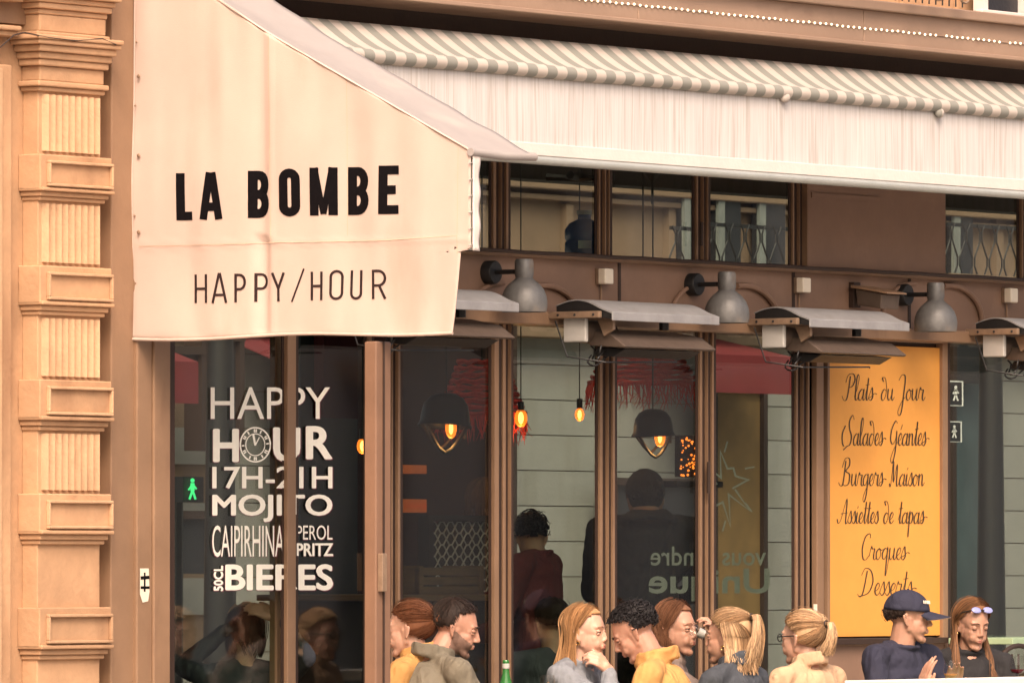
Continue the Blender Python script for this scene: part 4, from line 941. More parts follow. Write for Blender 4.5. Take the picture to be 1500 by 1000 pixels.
for k in range(6):
    a = 2*math.pi*k/6+0.5; vs, fs = rib([(1062+34*math.cos(a), 712+50*math.sin(a)), (1062+48*math.cos(a+0.1), 712+66*math.sin(a+0.1))], 2.4)
    MB().add([MR(x, y, 0.016) for x, y in vs], fs).build('stroke', 'itext', star)
def walkman(cx, cy, h, m, d, t):
    s_ = h/20; b = MB()
    P_ = lambda x, y: MR(cx+x*s_, cy+y*s_, d)
    for pts, w in (([(0, -6), (0, 2)], 4), ([(0, 1), (-3, 10)], 2.2), ([(0, 1), (3, 10)], 2.2), ([(0, -5), (-4, 1)], 1.8), ([(0, -5), (4, 0)], 1.8)):
        vs, fs = rib(pts, w); b.add([P_(x, y) for x, y in vs], fs)
    vs = [(2.2*math.cos(k*math.pi/4), -8.5+2.2*math.sin(k*math.pi/4)) for k in range(8)]; b.add([P_(x, y) for x, y in vs], [list(range(8))])
    b.build('walking_figure', m, t)
for (cx, cy, h, lab) in ((1400, 576, 24, 'square walking figure sign, larger upper one, seen right of the menu'), (1398, 632, 20, 'square walking figure sign, smaller lower one, seen right of the menu')):
    t = thing('pedestrian_sign', lab, 'sign', MR(cx, cy, D-1.2)); mbox(cx-11, cx+11, cy+h*0.75, cy-h*0.75, D-1.2, 'case', 'ltext', t, 0.1); mbox(cx-9, cx+9, cy+h*0.68, cy-h*0.68, D-1.205, 'plate', 'dshop', t, 0.004)
    walkman(cx, cy, h*0.9, 'ltext', D-1.215, t)
t = thing('pedestrian_signal', 'green walking figure signal seen in the left lettered door', 'traffic signal', MR(282, 716, D-6)); 
mbox(268, 298, 735, 698, D-6, 'housing', 'black', t, 0.15); walkman(282, 716, 30, 'green', D-6.02, t)
MB().tube([MR(270, 735, D-6)+Vector((0, 0.07, 0)), Vector((MR(270, 735, D-6).x, D-6+0.07, 0))], 0.05, 8).build('pole', 'black', t)
# black drainpipe-like streetlight, vertical things that break up the reflections
for (px, w_, lab) in ((322, 8, 'dark street pole seen between the letters H and A'), (1452, 7, 'thick black pole seen near the right edge')):
    t = thing('street_pole', lab, 'pole', MR(px, 1000, D-2)); p = MR(px, 1000, D-2)
    MB().tube([(p.x, p.y, 0), (p.x, p.y, 3.5)], [0.13, 0.09], 12).build('shaft', 'black', t, smooth=60)
    MB().tube([(p.x, p.y, 0), (p.x, p.y, 0.5)], 0.18, 12).build('base', 'black', t)
for (a, b_, y0, y1, m_, lab) in ((255, 300, 520, 540, 'dshop', 'dark shop sign seen at top of far left door'), (296, 345, 500, 660, 'dshop', 'tall dark doorway seen behind the letters HA'), (256, 330, 760, 840, 'dshop', 'dark parked car shape window seen low at left')):
    shop(a, b_, y0, y1, m_, D-0.5, lab, 'shop_doorway', 'doorway')

fb = thing('facing_building', 'shaded stone building facing the cafe, faintly reflected in its glass', 'building', (25, -24, 0))
MB().box(2, 75, -30, -24, 0, 11).build('wall', 'facade', fb)
for k in range(22):
    for z0, z1 in ((0.3, 3.2), (4.2, 6.6), (7.6, 9.8)):
        w0 = MB().box(3+3.2*k, 4.6+3.2*k, -24, -23.97, z0, z1).build('window', 'dshop', fb)
        MB().box(2.9+3.2*k, 4.7+3.2*k, -24, -23.9, z1, z1+0.15).build('lintel', 'stone2', w0)
for z in (3.7, 7.1): MB().box(2, 75, -24, -23.7, z, z+0.2).build('string_course', 'stone2', fb)
# ------------------------------------------------------------------ terrace furniture
def table(px, y, ztop_, rad, label, m='tabletop'):
    c = Q(px, 990, y); t = thing('bistro_table', label, 'table', (c.x, y, 0), 'bistro tables on the terrace')
    MB().lathe([(0, ztop_-0.025), (rad-0.01, ztop_-0.025), (rad, ztop_-0.015), (rad, ztop_), (0, ztop_)], c=(c.x, y, 0), seg=40).build('table_top', m, t)
    MB().tube([(c.x, y, 0.02), (c.x, y, ztop_-0.02)], 0.025, 10).build('column', 'black', t); MB().lathe([(0, 0), (0.2, 0), (0.2, 0.015), (0.03, 0.03), (0, 0.03)], c=(c.x, y, 0)).build('foot', 'black', t)
    return c
table(735, -1.0, 0.76, 0.30, 'round bistro table in front of the bearded man, green bottle on it')
table(980, -1.45, 0.76, 0.30, 'round bistro table among the four friends in the middle')
table(1398, -1.3, 0.86, 0.28, 'round bistro table in front of the capped man')
def bottle(px, py_top, y, ztab, label):
    c = Q(px, py_top, y); zt = c.z; t = thing('water_bottle', label, 'bottle', (c.x, y, ztab)); h = zt-ztab
    MB().lathe([(0, 0), (0.036, 0), (0.038, 0.02), (0.038, h*0.52), (0.03, h*0.66), (0.016, h*0.82), (0.013, h*0.9), (0.014, h*0.955), (0, h*0.955)], c=(c.x, y, ztab), seg=24).build('glass_body', 'bottle', t, smooth=50)
    MB().lathe([(0.0145, h*0.89), (0.016, h*0.90), (0.0155, h*0.95), (0.0145, h*0.955)], c=(c.x, y, ztab)).build('neck_foil', 'palecap', t); 
    MB().lathe([(0, h), (0.012, h), (0.014, h*0.985), (0.014, h*0.956), (0, h*0.956)], c=(c.x, y, ztab)).build('cap', 'bottle', t)
bottle(741, 966, -1.0, 0.76, 'green glass water bottle standing in front of the mullion')
def wine(px, py_top, y, label, fill='wine', wid=0.036, hb=0.085, ztab=None):
    c = Q(px, py_top, y); z1 = c.z; zb_ = z1-hb-0.09; t = thing('wine_glass', label, 'glass', (c.x, y, zb_), 'glasses on the terrace tables')
    MB().lathe([(wid*0.78, z1), (wid*0.95, z1-hb*0.45), (wid, z1-hb*0.65), (wid*0.7, z1-hb*0.92), (0.004, z1-hb), (0.004, zb_+0.006), (0.032, zb_+0.002), (0.032, zb_)], c=(c.x, y, 0), seg=24).build('bowl', 'cglass', t, smooth=60)
    MB().lathe([(0, z1-hb*0.72), (wid*0.90, z1-hb*0.72), (wid*0.86, z1-hb*0.78), (wid*0.66, z1-hb*0.9), (0, z1-hb*0.96)], c=(c.x, y, 0), seg=24).build('drink', fill, t, smooth=60)
wine(802, 988, -1.45, 'clear glass in front of the girl in grey', 'rose'); wine(1393, 966, -1.3, 'wine glass in front of the long haired woman in black', 'rose'); wine(1490, 960, -1.2, 'glass of red wine at the right edge', 'wine')
wine(986, 994, -1.6, 'clear glass in front of the man in yellow', 'rose')
# windbreak rail lower right
wr = thing('windbreak_rail', 'pale windbreak rail along the bottom right of the terrace', 'railing', Q(1370, 996, -1.9))
a, b2 = Q(1245, 996, -1.9), Q(1700, 996, -1.9)
MB().box(a.x, b2.x, -1.93, -1.87, a.z-0.05, a.z).build('top_rail', 'rail', wr, bevel=0.006)
MB().box(a.x, b2.x, -1.903, -1.897, 0.1, a.z-0.05).build('glass_panel', 'cglass', wr)
for k in range(3): MB().box(a.x+k*1.2, a.x+k*1.2+0.05, -1.925, -1.875, 0, a.z-0.05).build('upright', 'rail', wr)
def chair(px, y, rz, label, zoff=0):
    c = Q(px, 990, y); t = thing('bistro_chair', label, 'chair', (0, 0, 0), 'bistro chairs on the terrace')
    MB().box(-0.21, 0.21, -0.21, 0.21, 0.43, 0.46).build('seat', 'wood', t, bevel=0.01)
    for sx_, sy_ in ((-1, -1), (1, -1), (-1, 1), (1, 1)): MB().tube([(0.19*sx_, 0.19*sy_, 0), (0.17*sx_, 0.17*sy_, 0.44)], 0.013, 8).build('leg', 'black', t)
    pts = [(-0.2, -0.17*1, 0.44)]+[(-0.22-0.03*math.sin(math.pi*k/10), 0.19*-math.cos(math.pi*k/10), 0.62+0.24*math.sin(math.pi*k/10)) for k in range(11)]+[(-0.2, 0.17, 0.44)]
    MB().tube(pts, 0.013, 8).build('back_hoop', 'black', t, smooth=60)
    for k in range(5): yy = -0.12+0.06*k; MB().tube([(-0.2, yy, 0.46), (-0.23, yy*1.1, 0.80)], 0.006, 6).build('back_cane', 'wood', t)
    t.location = (c.x, y, zoff); t.rotation_euler.z = rz; return t
# high table with green top just inside the right window, and its chair
ht2 = thing('green_high_table', 'pale green high table behind the woman in black at the right', 'table', Q(1490, 930, -0.25))
a, b2 = Q(1452, 934, -0.30), Q(1640, 934, -0.30)
MB().box(a.x, b2.x, -0.42, -0.06, a.z-0.03, a.z).build('table_top', 'tabletop', ht2, bevel=0.004)
for x in (a.x+0.1, b2.x-0.1): MB().tube([(x, -0.2, 0), (x, -0.2, a.z-0.03)], 0.025).build('leg', 'black', ht2)
ch = thing('cafe_armchair', 'dark curved back chair at the right edge under the green table', 'chair', Q(1490, 990, -0.5))
c = Q(1492, 985, -0.5); pts = [c+Vector((-0.20*math.cos(math.pi*k/12)*1.0, 0.0, 0.13*math.sin(math.pi*k/12))) for k in range(13)]
MB().tube(pts, 0.012, 8).build('back_hoop', 'strap', ch, smooth=60)
MB().box(c.x-0.2, c.x+0.2, -0.52, -0.12, 0.44, 0.47).build('seat', 'wood', ch)
for sx_ in (-0.19, 0.19):
    for yy in (-0.5, -0.14): MB().tube([(c.x+sx_, yy, 0), (c.x+sx_, yy, 0.44 if yy > -0.3 else c.z)], 0.012).build('leg', 'black', ch)
for k in range(5): MB().tube([(c.x-0.12+0.06*k, -0.5, 0.5), (c.x-0.12+0.06*k, -0.5, c.z+0.09)], 0.006, 6).build('back_cane', 'strap', ch)

# ------------------------------------------------------------------ people
def dirv(phi):
    a = R_(phi); return (Rv*math.cos(a) - Fh*math.sin(a)).normalized()
def frame(phi, pitch=0, roll=0):
    f = dirv(phi); l = Vector((0, 0, 1)).cross(f); M3 = Matrix((f, l, (0, 0, 1))).transposed()
    return M3 @ Matrix.Rotation(R_(pitch), 3, 'Y') @ Matrix.Rotation(R_(roll), 3, 'X')
def fuse(mb, name, m, parent, voxel=0.005, sm=4, disp=0, dsize=0.06, dsm=0, thin=0):
    o = mb.build(name, m, None)
    mo = o.modifiers.new('r', 'REMESH'); mo.mode = 'VOXEL'; mo.voxel_size = voxel; mo.use_smooth_shade = True
    if sm: s_ = o.modifiers.new('s', 'SMOOTH'); s_.iterations = sm; s_.factor = 0.5
    if thin: dc = o.modifiers.new('dc', 'DECIMATE'); dc.ratio = thin
    if disp:
        tx = bpy.data.textures.new('folds', 'CLOUDS'); tx.noise_scale = dsize; tx.noise_depth = 3
        d = o.modifiers.new('d', 'DISPLACE'); d.texture = tx; d.strength = disp; d.mid_level = 0.5; d.texture_coords = 'LOCAL'
        s2 = o.modifiers.new('s2', 'SMOOTH'); s2.iterations = 2
    dg = bpy.context.evaluated_depsgraph_get(); me = bpy.data.meshes.new_from_object(o.evaluated_get(dg))
    old = o.data; o.modifiers.clear(); o.data = me; bpy.data.meshes.remove(old)
    if not me.materials: me.materials.append(M[m])
    me.polygons.foreach_set('use_smooth', [True]*len(me.polygons)); par(o, parent); return o
def hand(mb, wrist, d, up, side=1, curl=0.5, s_=1.0):
    """palm + five fingers; d = finger direction, up = back of hand, side = thumb side sign"""
    d = d.normalized(); up = (up-d*up.dot(d)).normalized(); w = d.cross(up).normalized()*side
    k = wrist+d*0.085*s_
    mb.cap(wrist, wrist+d*0.03*s_, 0.024*s_, 0.026*s_)
    for i in range(4):
        o_ = (0.030-0.020*i)*s_; b0 = wrist+w*o_*0.6+d*0.02*s_; b1 = k+w*o_+(-d*0.006*abs(i-1.2)*s_)
        mb.cap(b0, b1, 0.015*s_, 0.0115*s_)
        L = (0.040, 0.045, 0.042, 0.033)[i]*s_; a = 0; p = b1
        for j in range(3):
            a += curl*(0.9 if j else 0.6); q = p+(d*math.cos(a)-up*math.sin(a))*L*(1, 0.68, 0.5)[j]; mb.cap(p, q, (0.0095-0.0012*j)*s_, (0.0085-0.0012*j)*s_, 10); p = q
    t0 = wrist+w*0.018*s_+d*0.02*s_; t1 = t0+(w*0.7+d*0.7-up*0.15).normalized()*0.038*s_; t2 = t1+(d*0.9+w*0.25-up*0.3*curl*2).normalized()*0.032*s_; t3 = t2+(d-up*0.4*curl).normalized()*0.024*s_
    mb.cap(t0, t1, 0.014*s_, 0.011*s_); mb.cap(t1, t2, 0.0105*s_, 0.0095*s_); mb.cap(t2, t3, 0.0095*s_, 0.0075*s_)
def head_blobs(mb, Hm, c, fem, s_):
    def T(x, y, z): return c+Hm@(Vector((x, y, z))*s_)
    def e(x, y, z, rx, ry, rz, ext=None): mb.ball(T(x, y, z), (rx*s_, ry*s_, rz*s_), mtx=(Hm@ext if ext else Hm), seg=20, rings=14)
    def cp(p, q, a, b): mb.cap(T(*p), T(*q), a*s_, b*s_)
    j = 0.9 if fem else 1.0
    e(-0.015, 0, 0.040, 0.095, 0.074, 0.082)               # cranium
    e(0.030, 0, 0.025, 0.058, 0.060, 0.062)                # forehead
    e(0.034, 0, -0.033, 0.058 if fem else 0.055, 0.058, 0.072)             # face mass
    e(0.070, 0, -0.098, 0.021, 0.021*j, 0.018)             # chin
    for s1 in (-1, 1):
        cp((0.004, 0.044*s1*j, -0.042), (0.062, 0.017*s1, -0.094), 0.019, 0.017)
        cp((0.004, 0.050*s1, 0.0), (0.006, 0.046*s1*j, -0.050), 0.02, 0.018)
        e(0.055, 0.034*s1, -0.020, 0.023, 0.021, 0.024)    # cheek
        cp((0.083, 0.012*s1, 0.030), (0.070, 0.044*s1, 0.030), 0.0095*(0.7 if fem else 1.05), 0.008)
        e(0.096, 0.0095*s1, -0.029, 0.0090, 0.0068, 0.0062)  # nostril
        ex = Matrix.Rotation(R_(-15), 3, 'Y')
        cp((-0.010, 0.074*s1, 0.018), (-0.004, 0.070*s1, -0.032), 0.0085, 0.006); cp((-0.010, 0.074*s1, 0.018), (-0.022, 0.082*s1, 0.010), 0.006, 0.0065); cp((-0.022, 0.082*s1, 0.010), (-0.016, 0.078*s1, -0.014), 0.0065, 0.006)
        cp((-0.016, 0.078*s1, -0.014), (-0.004, 0.071*s1, -0.034), 0.0055, 0.006)
    for s1 in (-1, 1):
        e(0.066, 0.026*s1, -0.045, 0.022, 0.022, 0.026); e(0.058, 0.034*s1, 0.008, 0.017, 0.020, 0.020)
    cp((0.085, 0, 0.022), (0.107 if not fem else 0.1015, 0, -0.022), 0.0080, 0.0105 if not fem else 0.0085)  # nose
    e(0.085, 0, -0.055, 0.014, 0.024, 0.013)               # muzzle
    cp((0.0925, -0.012, -0.0500), (0.0925, 0.012, -0.0500), 0.0060, 0.0060); cp((0.0900, -0.012, -0.0625), (0.0900, 0.012, -0.0625), 0.0070, 0.0070)
    return T
def locks(b, Hm, c, s_, starts_ends, rad, center=(-0.012, 0, 0.035), R3=(0.100, 0.082, 0.092), n=10, lift=0.0):
    """tapered locks running over the skull from direction a to direction b"""
    for (a, e_, tail, rr) in starts_ends:
        if random.random() < 0.07: rr = (rr[0]*0.45, rr[1]+random.uniform(0.004, 0.016))
        a = Vector(a).normalized(); e_ = Vector(e_).normalized(); pts = []; om = max(1e-3, a.angle(e_))
        for k in range(n+1):
            t = k/n; d = (a*math.sin((1-t)*om)+e_*math.sin(t*om))/math.sin(om)
            q = Vector((center[0]+d.x*(R3[0]+lift*math.sin(math.pi*t)+rr[1]), center[1]+d.y*(R3[1]+rr[1]), center[2]+d.z*(R3[2]+rr[1]))); pts.append(c+Hm@(q*s_))
        for tp in tail: pts.append(tp if isinstance(tp, Vector) else Vector(tp))
        if tail: pts = pts[:n+1:2]+[pts[n]]*(0 if n % 2 == 0 else 1)+pts[n+1:]; pts = [Vector(p) for p in catmull3(pts, 3)]
        m_ = len(pts); rs = [rad*rr[0]*(0.55+0.45*math.sin(math.pi*min(1, i/(m_-1)*1.6)) if i < m_*0.6 else (1-((i-m_*0.6)/(m_*0.4))**2*0.85)) for i in range(m_)]
        b.tube(pts, rs, 3, caps=False)
def catmull3(P, n):
    P = [P[0]]+list(P)+[P[-1]]; out = []
    for i in range(1, len(P)-2):
        p0, p1, p2, p3 = P[i-1:i+3]
        for k in range(n):
            t = k/n; out.append(0.5*((2*p1)+(p2-p0)*t+(2*p0-5*p1+4*p2-p3)*t*t+(3*p1-p0-3*p2+p3)*t**3))
    return out+[P[-2]]
def person(label, head, y, phi, pitch, roll, bphi, lean, skin_, top, hairstyle, hairm_, fem=True, arms=None, s_=1.0, shw=None, eyes=True, extra=None, legs='denim', collar=None, beard=False, zsag=0.0, look='open', group=None, neckf=0.0):
    s_ = s_*0.955; c = Q(head[0], head[1], y); Hm = frame(phi, pitch, roll); Bm = frame(bphi)
    t = thing('person', label, 'person', (c.x, c.y, 0), group)
    body = MB(); T = head_blobs(body, Hm, c, fem, s_)
    f = dirv(bphi); l = Vector((0, 0, 1)).cross(f); zv = Vector((0, 0, 1))
    nb = T(-0.040, 0, -0.105)*0.4 + (c+Vector((0, 0, -0.13*s_))-f*(0.03+neckf))*0.6      # base of neck
    nb.z = c.z-0.118*s_-zsag
    sw_ = shw or (0.172 if fem else 0.202)
    nr = 0.044 if fem else 0.056
    body.cap(T(-0.018, 0, -0.035), nb-Vector((0, 0, 0.03)), nr*s_, (nr+0.008)*s_)
    for s1 in (-1, 1): body.cap(nb-zv*0.03, nb+l*s1*sw_*0.75-zv*0.065, 0.032, 0.036)
    pel = nb - f*lean - zv*0.0; pel.z = min(nb.z-0.45, 0.53) if nb.z > 0.98 else nb.z-0.5
    if nb.z-pel.z > 0.62: pel.z = nb.z-0.60
    ch_ = nb.lerp(pel, 0.32)+f*0.02
    body.cap(nb-zv*0.06, ch_, 0.07, 0.095); body.cap(ch_, pel, 0.10, 0.11)
    gar = MB(); gr = 1.0
    gw = 0.9 if fem else 1.0
    BmM = Bm
    gar.ball(nb-zv*0.10-f*0.01, (0.105*gw, sw_*0.92, 0.095), mtx=Bm); gar.ball(ch_, (0.125*gw, sw_*0.98, 0.17), mtx=Bm)
    gar.ball(ch_.lerp(pel, 0.5), (0.125*gw, 0.155*gw, 0.2), mtx=Bm); gar.ball(pel+zv*0.02, (0.135, 0.17*gw, 0.13), mtx=Bm)
    for s1 in (-1, 1): gar.cap(nb-zv*0.025-f*0.012+l*s1*0.05, nb+l*s1*(sw_)-zv*0.062, 0.042, 0.060 if not fem else 0.052)
    arms = arms or {}
    for s1, key in ((1, 'L'), (-1, 'R')):
        el, wr_, hd = arms.get(key, ((0.10, 0.25, -0.36), (0.34, 0.12, -0.40), None))[:3]
        sh = nb+l*s1*sw_-zv*0.065
        E = nb+f*el[0]+l*s1*el[1]+zv*el[2]; Wt = nb+f*wr_[0]+l*s1*wr_[1]+zv*wr_[2]
        body.cap(sh, E, 0.040, 0.034); body.cap(E, Wt, 0.036, 0.024)
        ur = 0.056 if not fem else 0.049
        gar.cap(sh, E, ur+0.006, ur-0.004)
        sl_end = arms.get(key+'_sleeve', 0.88); gar.cap(E, E.lerp(Wt, sl_end), ur-0.004, 0.036)
        if hd: d_, up_, th, cu = hd; d_ = f*d_[0]+l*s1*d_[1]+zv*d_[2]; up_ = f*up_[0]+l*s1*up_[1]+zv*up_[2]
        else: d_, up_, th, cu = f, zv, s1, 0.35
        hand(body, Wt, d_, up_, th, cu, 0.92 if fem else 1.0)
    # legs
    lg = MB()
    for s1 in (-1, 1):
        hp = pel+l*s1*0.09; kn = hp+f*0.42+l*s1*0.03; kn.z = 0.50; an = Vector((kn.x, kn.y, 0.09))-f*0.04
        body.cap(hp, kn, 0.07, 0.05); body.cap(kn, an, 0.048, 0.035); body.cap(an, an+f*0.13-zv*0.04, 0.035, 0.03)
        lg.cap(hp, kn, 0.095, 0.068); lg.cap(kn, an+zv*0.04, 0.068, 0.052)
        shm = MB().cap(an-f*0.04-zv*0.035, an+f*0.17-zv*0.045, 0.048, 0.042); shm.build('shoe', 'black', t, smooth=60)
    lg.cap(pel, pel+zv*0.01, 0.13, 0.13); fuse(lg, 'trousers', legs, t, 0.02, 3, 0.012, 0.07)
    bob = fuse(body, 'body', skin_, t, 0.0045 if y < 0 else 0.008, 4, thin=0.5)
    if collar == 'crew':
        pts = [nb+zv*(-0.008+0.010*math.cos(a*math.pi/12+math.pi))+(f*math.cos(a*math.pi/12)*1.05+l*math.sin(a*math.pi/12))*(nr+0.022)*s_-f*0.0 for a in range(24)]; gar.tube(pts, 0.012, 8, closed=True)
    if collar == 'shirt':
        for q, rr in ((0.0, 0.016), (0.022, 0.013), (0.040, 0.010)):
            pts = [nb+zv*(q-0.004-0.02*math.cos(a*math.pi/12))+(f*math.cos(a*math.pi/12)*1.1+l*math.sin(a*math.pi/12))*(nr+0.024)*s_-f*0.008 for a in range(24)]; gar.tube(pts, rr, 8, closed=True)
    if collar == 'hood':
        for k_ in range(3):
            pts = [nb+zv*(0.0-0.014*k_+0.02*math.cos(a*math.pi/12+math.pi))+(f*math.cos(a*math.pi/12)*1.1+l*math.sin(a*math.pi/12)*1.2)*(nr+0.028+0.014*k_)-f*0.03 for a in range(24)]; gar.tube(pts, 0.015, 8, closed=True)
    fuse(gar, 'garment', top, t, 0.0075 if y < 0 else 0.012, 4, 0.016, 0.06)
    # face parts
    for s1 in (-1, 1):
        if eyes and look == 'open':
            MB().ball(T(0.0725, 0.0315*s1, 0.008), 0.0118*s_, seg=12, rings=8).build('eye', 'eyew', t, smooth=80)
            MB().ball(T(0.0728, 0.0315*s1, 0.0125), (0.0132*s_, 0.0145*s_, 0.0100*s_), mtx=Hm, seg=14, rings=10).build('eyelid', skin_, t, smooth=80)
            MB().ball(T(0.0722, 0.0315*s1, 0.0005), (0.0125*s_, 0.0140*s_, 0.0070*s_), mtx=Hm, seg=14, rings=10).build('eyelid', skin_, t, smooth=80)
            MB().ball(T(0.0785, 0.0325*s1, 0.0065), 0.0064*s_, seg=10, rings=6).build('iris', 'iris', t, smooth=80)
        if look == 'open': MB().tube([T(0.0835, 0.019*s1, 0.006), T(0.0862, 0.028*s1, 0.0095), T(0.0808, 0.040*s1, 0.0085), T(0.073, 0.048*s1, 0.004)], [0.0006, 0.0014, 0.0015, 0.0008], 5).build('eyelashes', 'h_dark', t)
        if look == 'down':
            MB().ball(T(0.0735, 0.0315*s1, 0.008), 0.0130*s_, seg=12, rings=8).build('eyelid', skin_, t, smooth=80)
            MB().tube([T(0.0865, 0.020*s1, 0.002), T(0.0878, 0.030*s1, -0.002), T(0.0810, 0.042*s1, 0.0)], [0.0006, 0.0015, 0.0008], 5).build('eyelashes', 'h_dark', t)
        MB().tube([T(0.0925, 0.012*s1, 0.0285), T(0.0915, 0.026*s1, 0.034), T(0.079, 0.046*s1, 0.031)], [0.0016 if fem else 0.0035, 0.0022 if fem else 0.004, 0.001], 6).build('eyebrow', 'h_dark' if not fem else ('h_dark' if hairm_ in ('h_brown', 'h_black') else 'h_chest'), t)
    lb_ = MB(); 
    lb_.tube([T(0.088, -0.021, -0.0555), T(0.0962, -0.008, -0.0515), T(0.0975, 0, -0.0525), T(0.0962, 0.008, -0.0515), T(0.088, 0.021, -0.0555)], [0.001, 0.0028, 0.0024, 0.0028, 0.001], 8)
    lb_.tube([T(0.088, -0.020, -0.0575), T(0.0945, -0.008, -0.0610), T(0.0955, 0, -0.0612), T(0.0945, 0.008, -0.0610), T(0.088, 0.020, -0.0575)], [0.001, 0.0032, 0.0035, 0.0032, 0.001], 8)
    lb_.build('lips', 'lip', t, smooth=80)
    if beard:
        me = bob.data; me.materials.append(M_st); Hi = Hm.transposed(); rnd = random.Random(3)
        for p in me.polygons:
            q = Hi @ ((p.center-c)/s_); x, y_, z = q
            n_ = 0.004*noise.noise(q*160)
            if -0.004 < x and -0.128 < z+n_ < -0.006-0.46*x and x > -0.02-z*0.1 and not (abs(y_) < 0.021 and x > 0.084 and -0.069 < z < -0.044): p.material_index = 1
            if x > 0.082 and -0.047 < z+n_*0.5 < -0.037 and abs(y_) < 0.026: p.material_index = 1
        bd = MB()
        for k in range(260):
            sgn = rnd.choice((-1, 1)); aa = rnd.random(); p0 = Vector((0.088, 0.006, -0.084)).lerp(Vector((0.010, 0.062, -0.02)), aa); p1 = Vector((0.078, 0.010, -0.112)).lerp(Vector((0.010, 0.055, -0.058)), aa); q = p0.lerp(p1, rnd.random())
            p = T(q.x+0.001, q.y*sgn, q.z); bd.tube([p, p+Hm@Vector((0.3, 0.2*sgn, -1))*0.007], [0.0014, 0.0004], 4)
        bd.build('beard', 'h_dark', t)
    # hair
    hb = MB(); U = random.uniform; dens = 1.0 if y < 0 else 0.3
    def cap_shell(cc_, R_3, cut):
        """skull shell: ellipsoid with face side left open"""
        g = MB(); nn = 40; mm = 24; keep = {}
        vs = []; 
        for i in range(mm+1):
            a = math.pi*i/mm
            for k in range(nn): b_a = 2*math.pi*k/nn; vs.append(Vector((math.sin(a)*math.cos(b_a), math.sin(a)*math.sin(b_a), math.cos(a))))
        fs = []
        for i in range(mm):
            for k in range(nn):
                q = [i*nn+k, i*nn+(k+1) % nn, (i+1)*nn+(k+1) % nn, (i+1)*nn+k]
                cen = sum((vs[x] for x in q), Vector())/4
                if cut(cen): fs.append(q)
        pts = [c+Hm@(Vector((cc_[0]+v.x*R_3[0], cc_[1]+v.y*R_3[1], cc_[2]+v.z*R_3[2]))*s_) for v in vs]
        g.add(pts, fs); return g
    if hairstyle in ('short', 'curly', 'capped'):
        cut = lambda v: (v.z > 0.22+0.55*v.x) if v.x > 0 else (v.z > -0.62+0.30*(v.x+1)*1.0)
        sh = cap_shell((-0.016, 0, 0.040), (0.100, 0.0800, 0.090), cut); sh.build('hair_base', hairm_, t, smooth=80, solid=0.006)
        nl = int((3000 if hairstyle != 'curly' else 2600)*dens); L_ = 0.22 if hairstyle != 'curly' else 0.30
        for k in range(nl):
            v = Vector((random.gauss(0, 1), random.gauss(0, 1), random.gauss(0, 1))).normalized()
            if not cut(v) or (hairstyle == 'capped' and v.z > -0.02): continue
            if hairstyle == 'curly': d = Vector((U(-1, 1), U(-1, 1), U(-1, 0.6)))
            else: d = Vector((0.7 if v.x > -0.3 else -0.2, 0.25*v.y, -0.5-(0.6 if abs(v.y) > 0.6 or v.x < -0.3 else 0)))+Vector((U(-.3, .3), U(-.3, .3), U(-.2, .2)))
            e_ = (v+d*L_*(1 if v.z > 0.1 else 0.5)).normalized()
            if not cut(e_*1.0) and v.x > 0: e_ = v.lerp(e_, 0.35).normalized()
            locks(hb, Hm, c, s_, [(v, e_, [], (U(.7, 1.2), U(0.0, 0.006) if hairstyle != 'curly' else U(0.0, 0.014)))], 0.0019 if hairstyle != 'curly' else 0.0026, center=(-0.016, 0, 0.040), R3=(0.102, 0.082, 0.092), n=4, lift=0.004 if hairstyle != 'curly' else 0.012)
        hb.build('hair', hairm_, t, smooth=80)
    elif hairstyle in ('long', 'longdown', 'bob'):
        cut = lambda v: (v.x < 0.55 and v.z > -0.75) if v.x < 0.12 else (v.z > 0.30+0.42*v.x)
        cap_shell((-0.014, 0, 0.036), (0.101, 0.083, 0.090), cut).build('hair_base', hairm_, t, smooth=80, solid=0.008)
        part = 0.04
        for k in range(int(1150*dens)):
            sd = random.choice((-1, 1)); u = U(-0.75, 0.62)
            a = Vector((u, part+sd*U(0.0, 0.10), 1.0)).normalized()
            ex = u*0.75-0.28+U(-.12, .12); ex = min(ex, -0.02+U(-.06, .04)) if hairstyle != 'bob' else min(ex, 0.2)
            e_ = Vector((ex, sd*(1.0 if abs(ex) < 0.8 else 0.6), -0.35)).normalized()
            if u < -0.5: e_ = Vector((-1, sd*U(0, .7), -0.4)).normalized()
            end = c+Hm@(Vector((-0.012+e_.x*0.108, e_.y*0.088, 0.035+e_.z*0.096))*s_)
            L_ = {'long': U(0.22, 0.36), 'longdown': U(0.25, 0.40), 'bob': U(0.05, 0.10)}[hairstyle]
            back = dirv(bphi)*-1; out = l*sd
            if hairstyle == 'bob': tail = [end+Vector((0, 0, -L_*0.5))+out*0.005, end+Vector((0, 0, -L_))-out*0.01+f*U(-.01, .02)]
            else:
                frontal = hairstyle == 'longdown' and u > 0.1
                o1 = (f*0.03 if frontal else back*U(0.0, 0.03))+out*U(0, 0.02)
                o2 = (f*U(0.03, 0.08) if frontal else back*U(0.02, 0.08))+out*U(-0.01, 0.05)
                tail = [end+o1*0.5+zv*(-L_*0.35), end+o1+zv*(-L_*0.65)+Vector((U(-.008, .008), U(-.008, .008), 0)), end+o2-zv*L_]
            locks(hb, Hm, c, s_, [(a, e_, tail, (U(.6, 1.3), U(0, 0.008)))], 0.0026, n=6)
        hb.build('hair', hairm_, t, smooth=80)
    elif hairstyle in ('pony', 'halfup', 'bun'):
        cut = lambda v: (v.z > -0.55) if v.x < 0.0 else (v.z > 0.05+0.62*v.x)
        cap_shell((-0.014, 0, 0.036), (0.100, 0.081, 0.089), cut).build('hair_base', hairm_, t, smooth=80, solid=0.008)
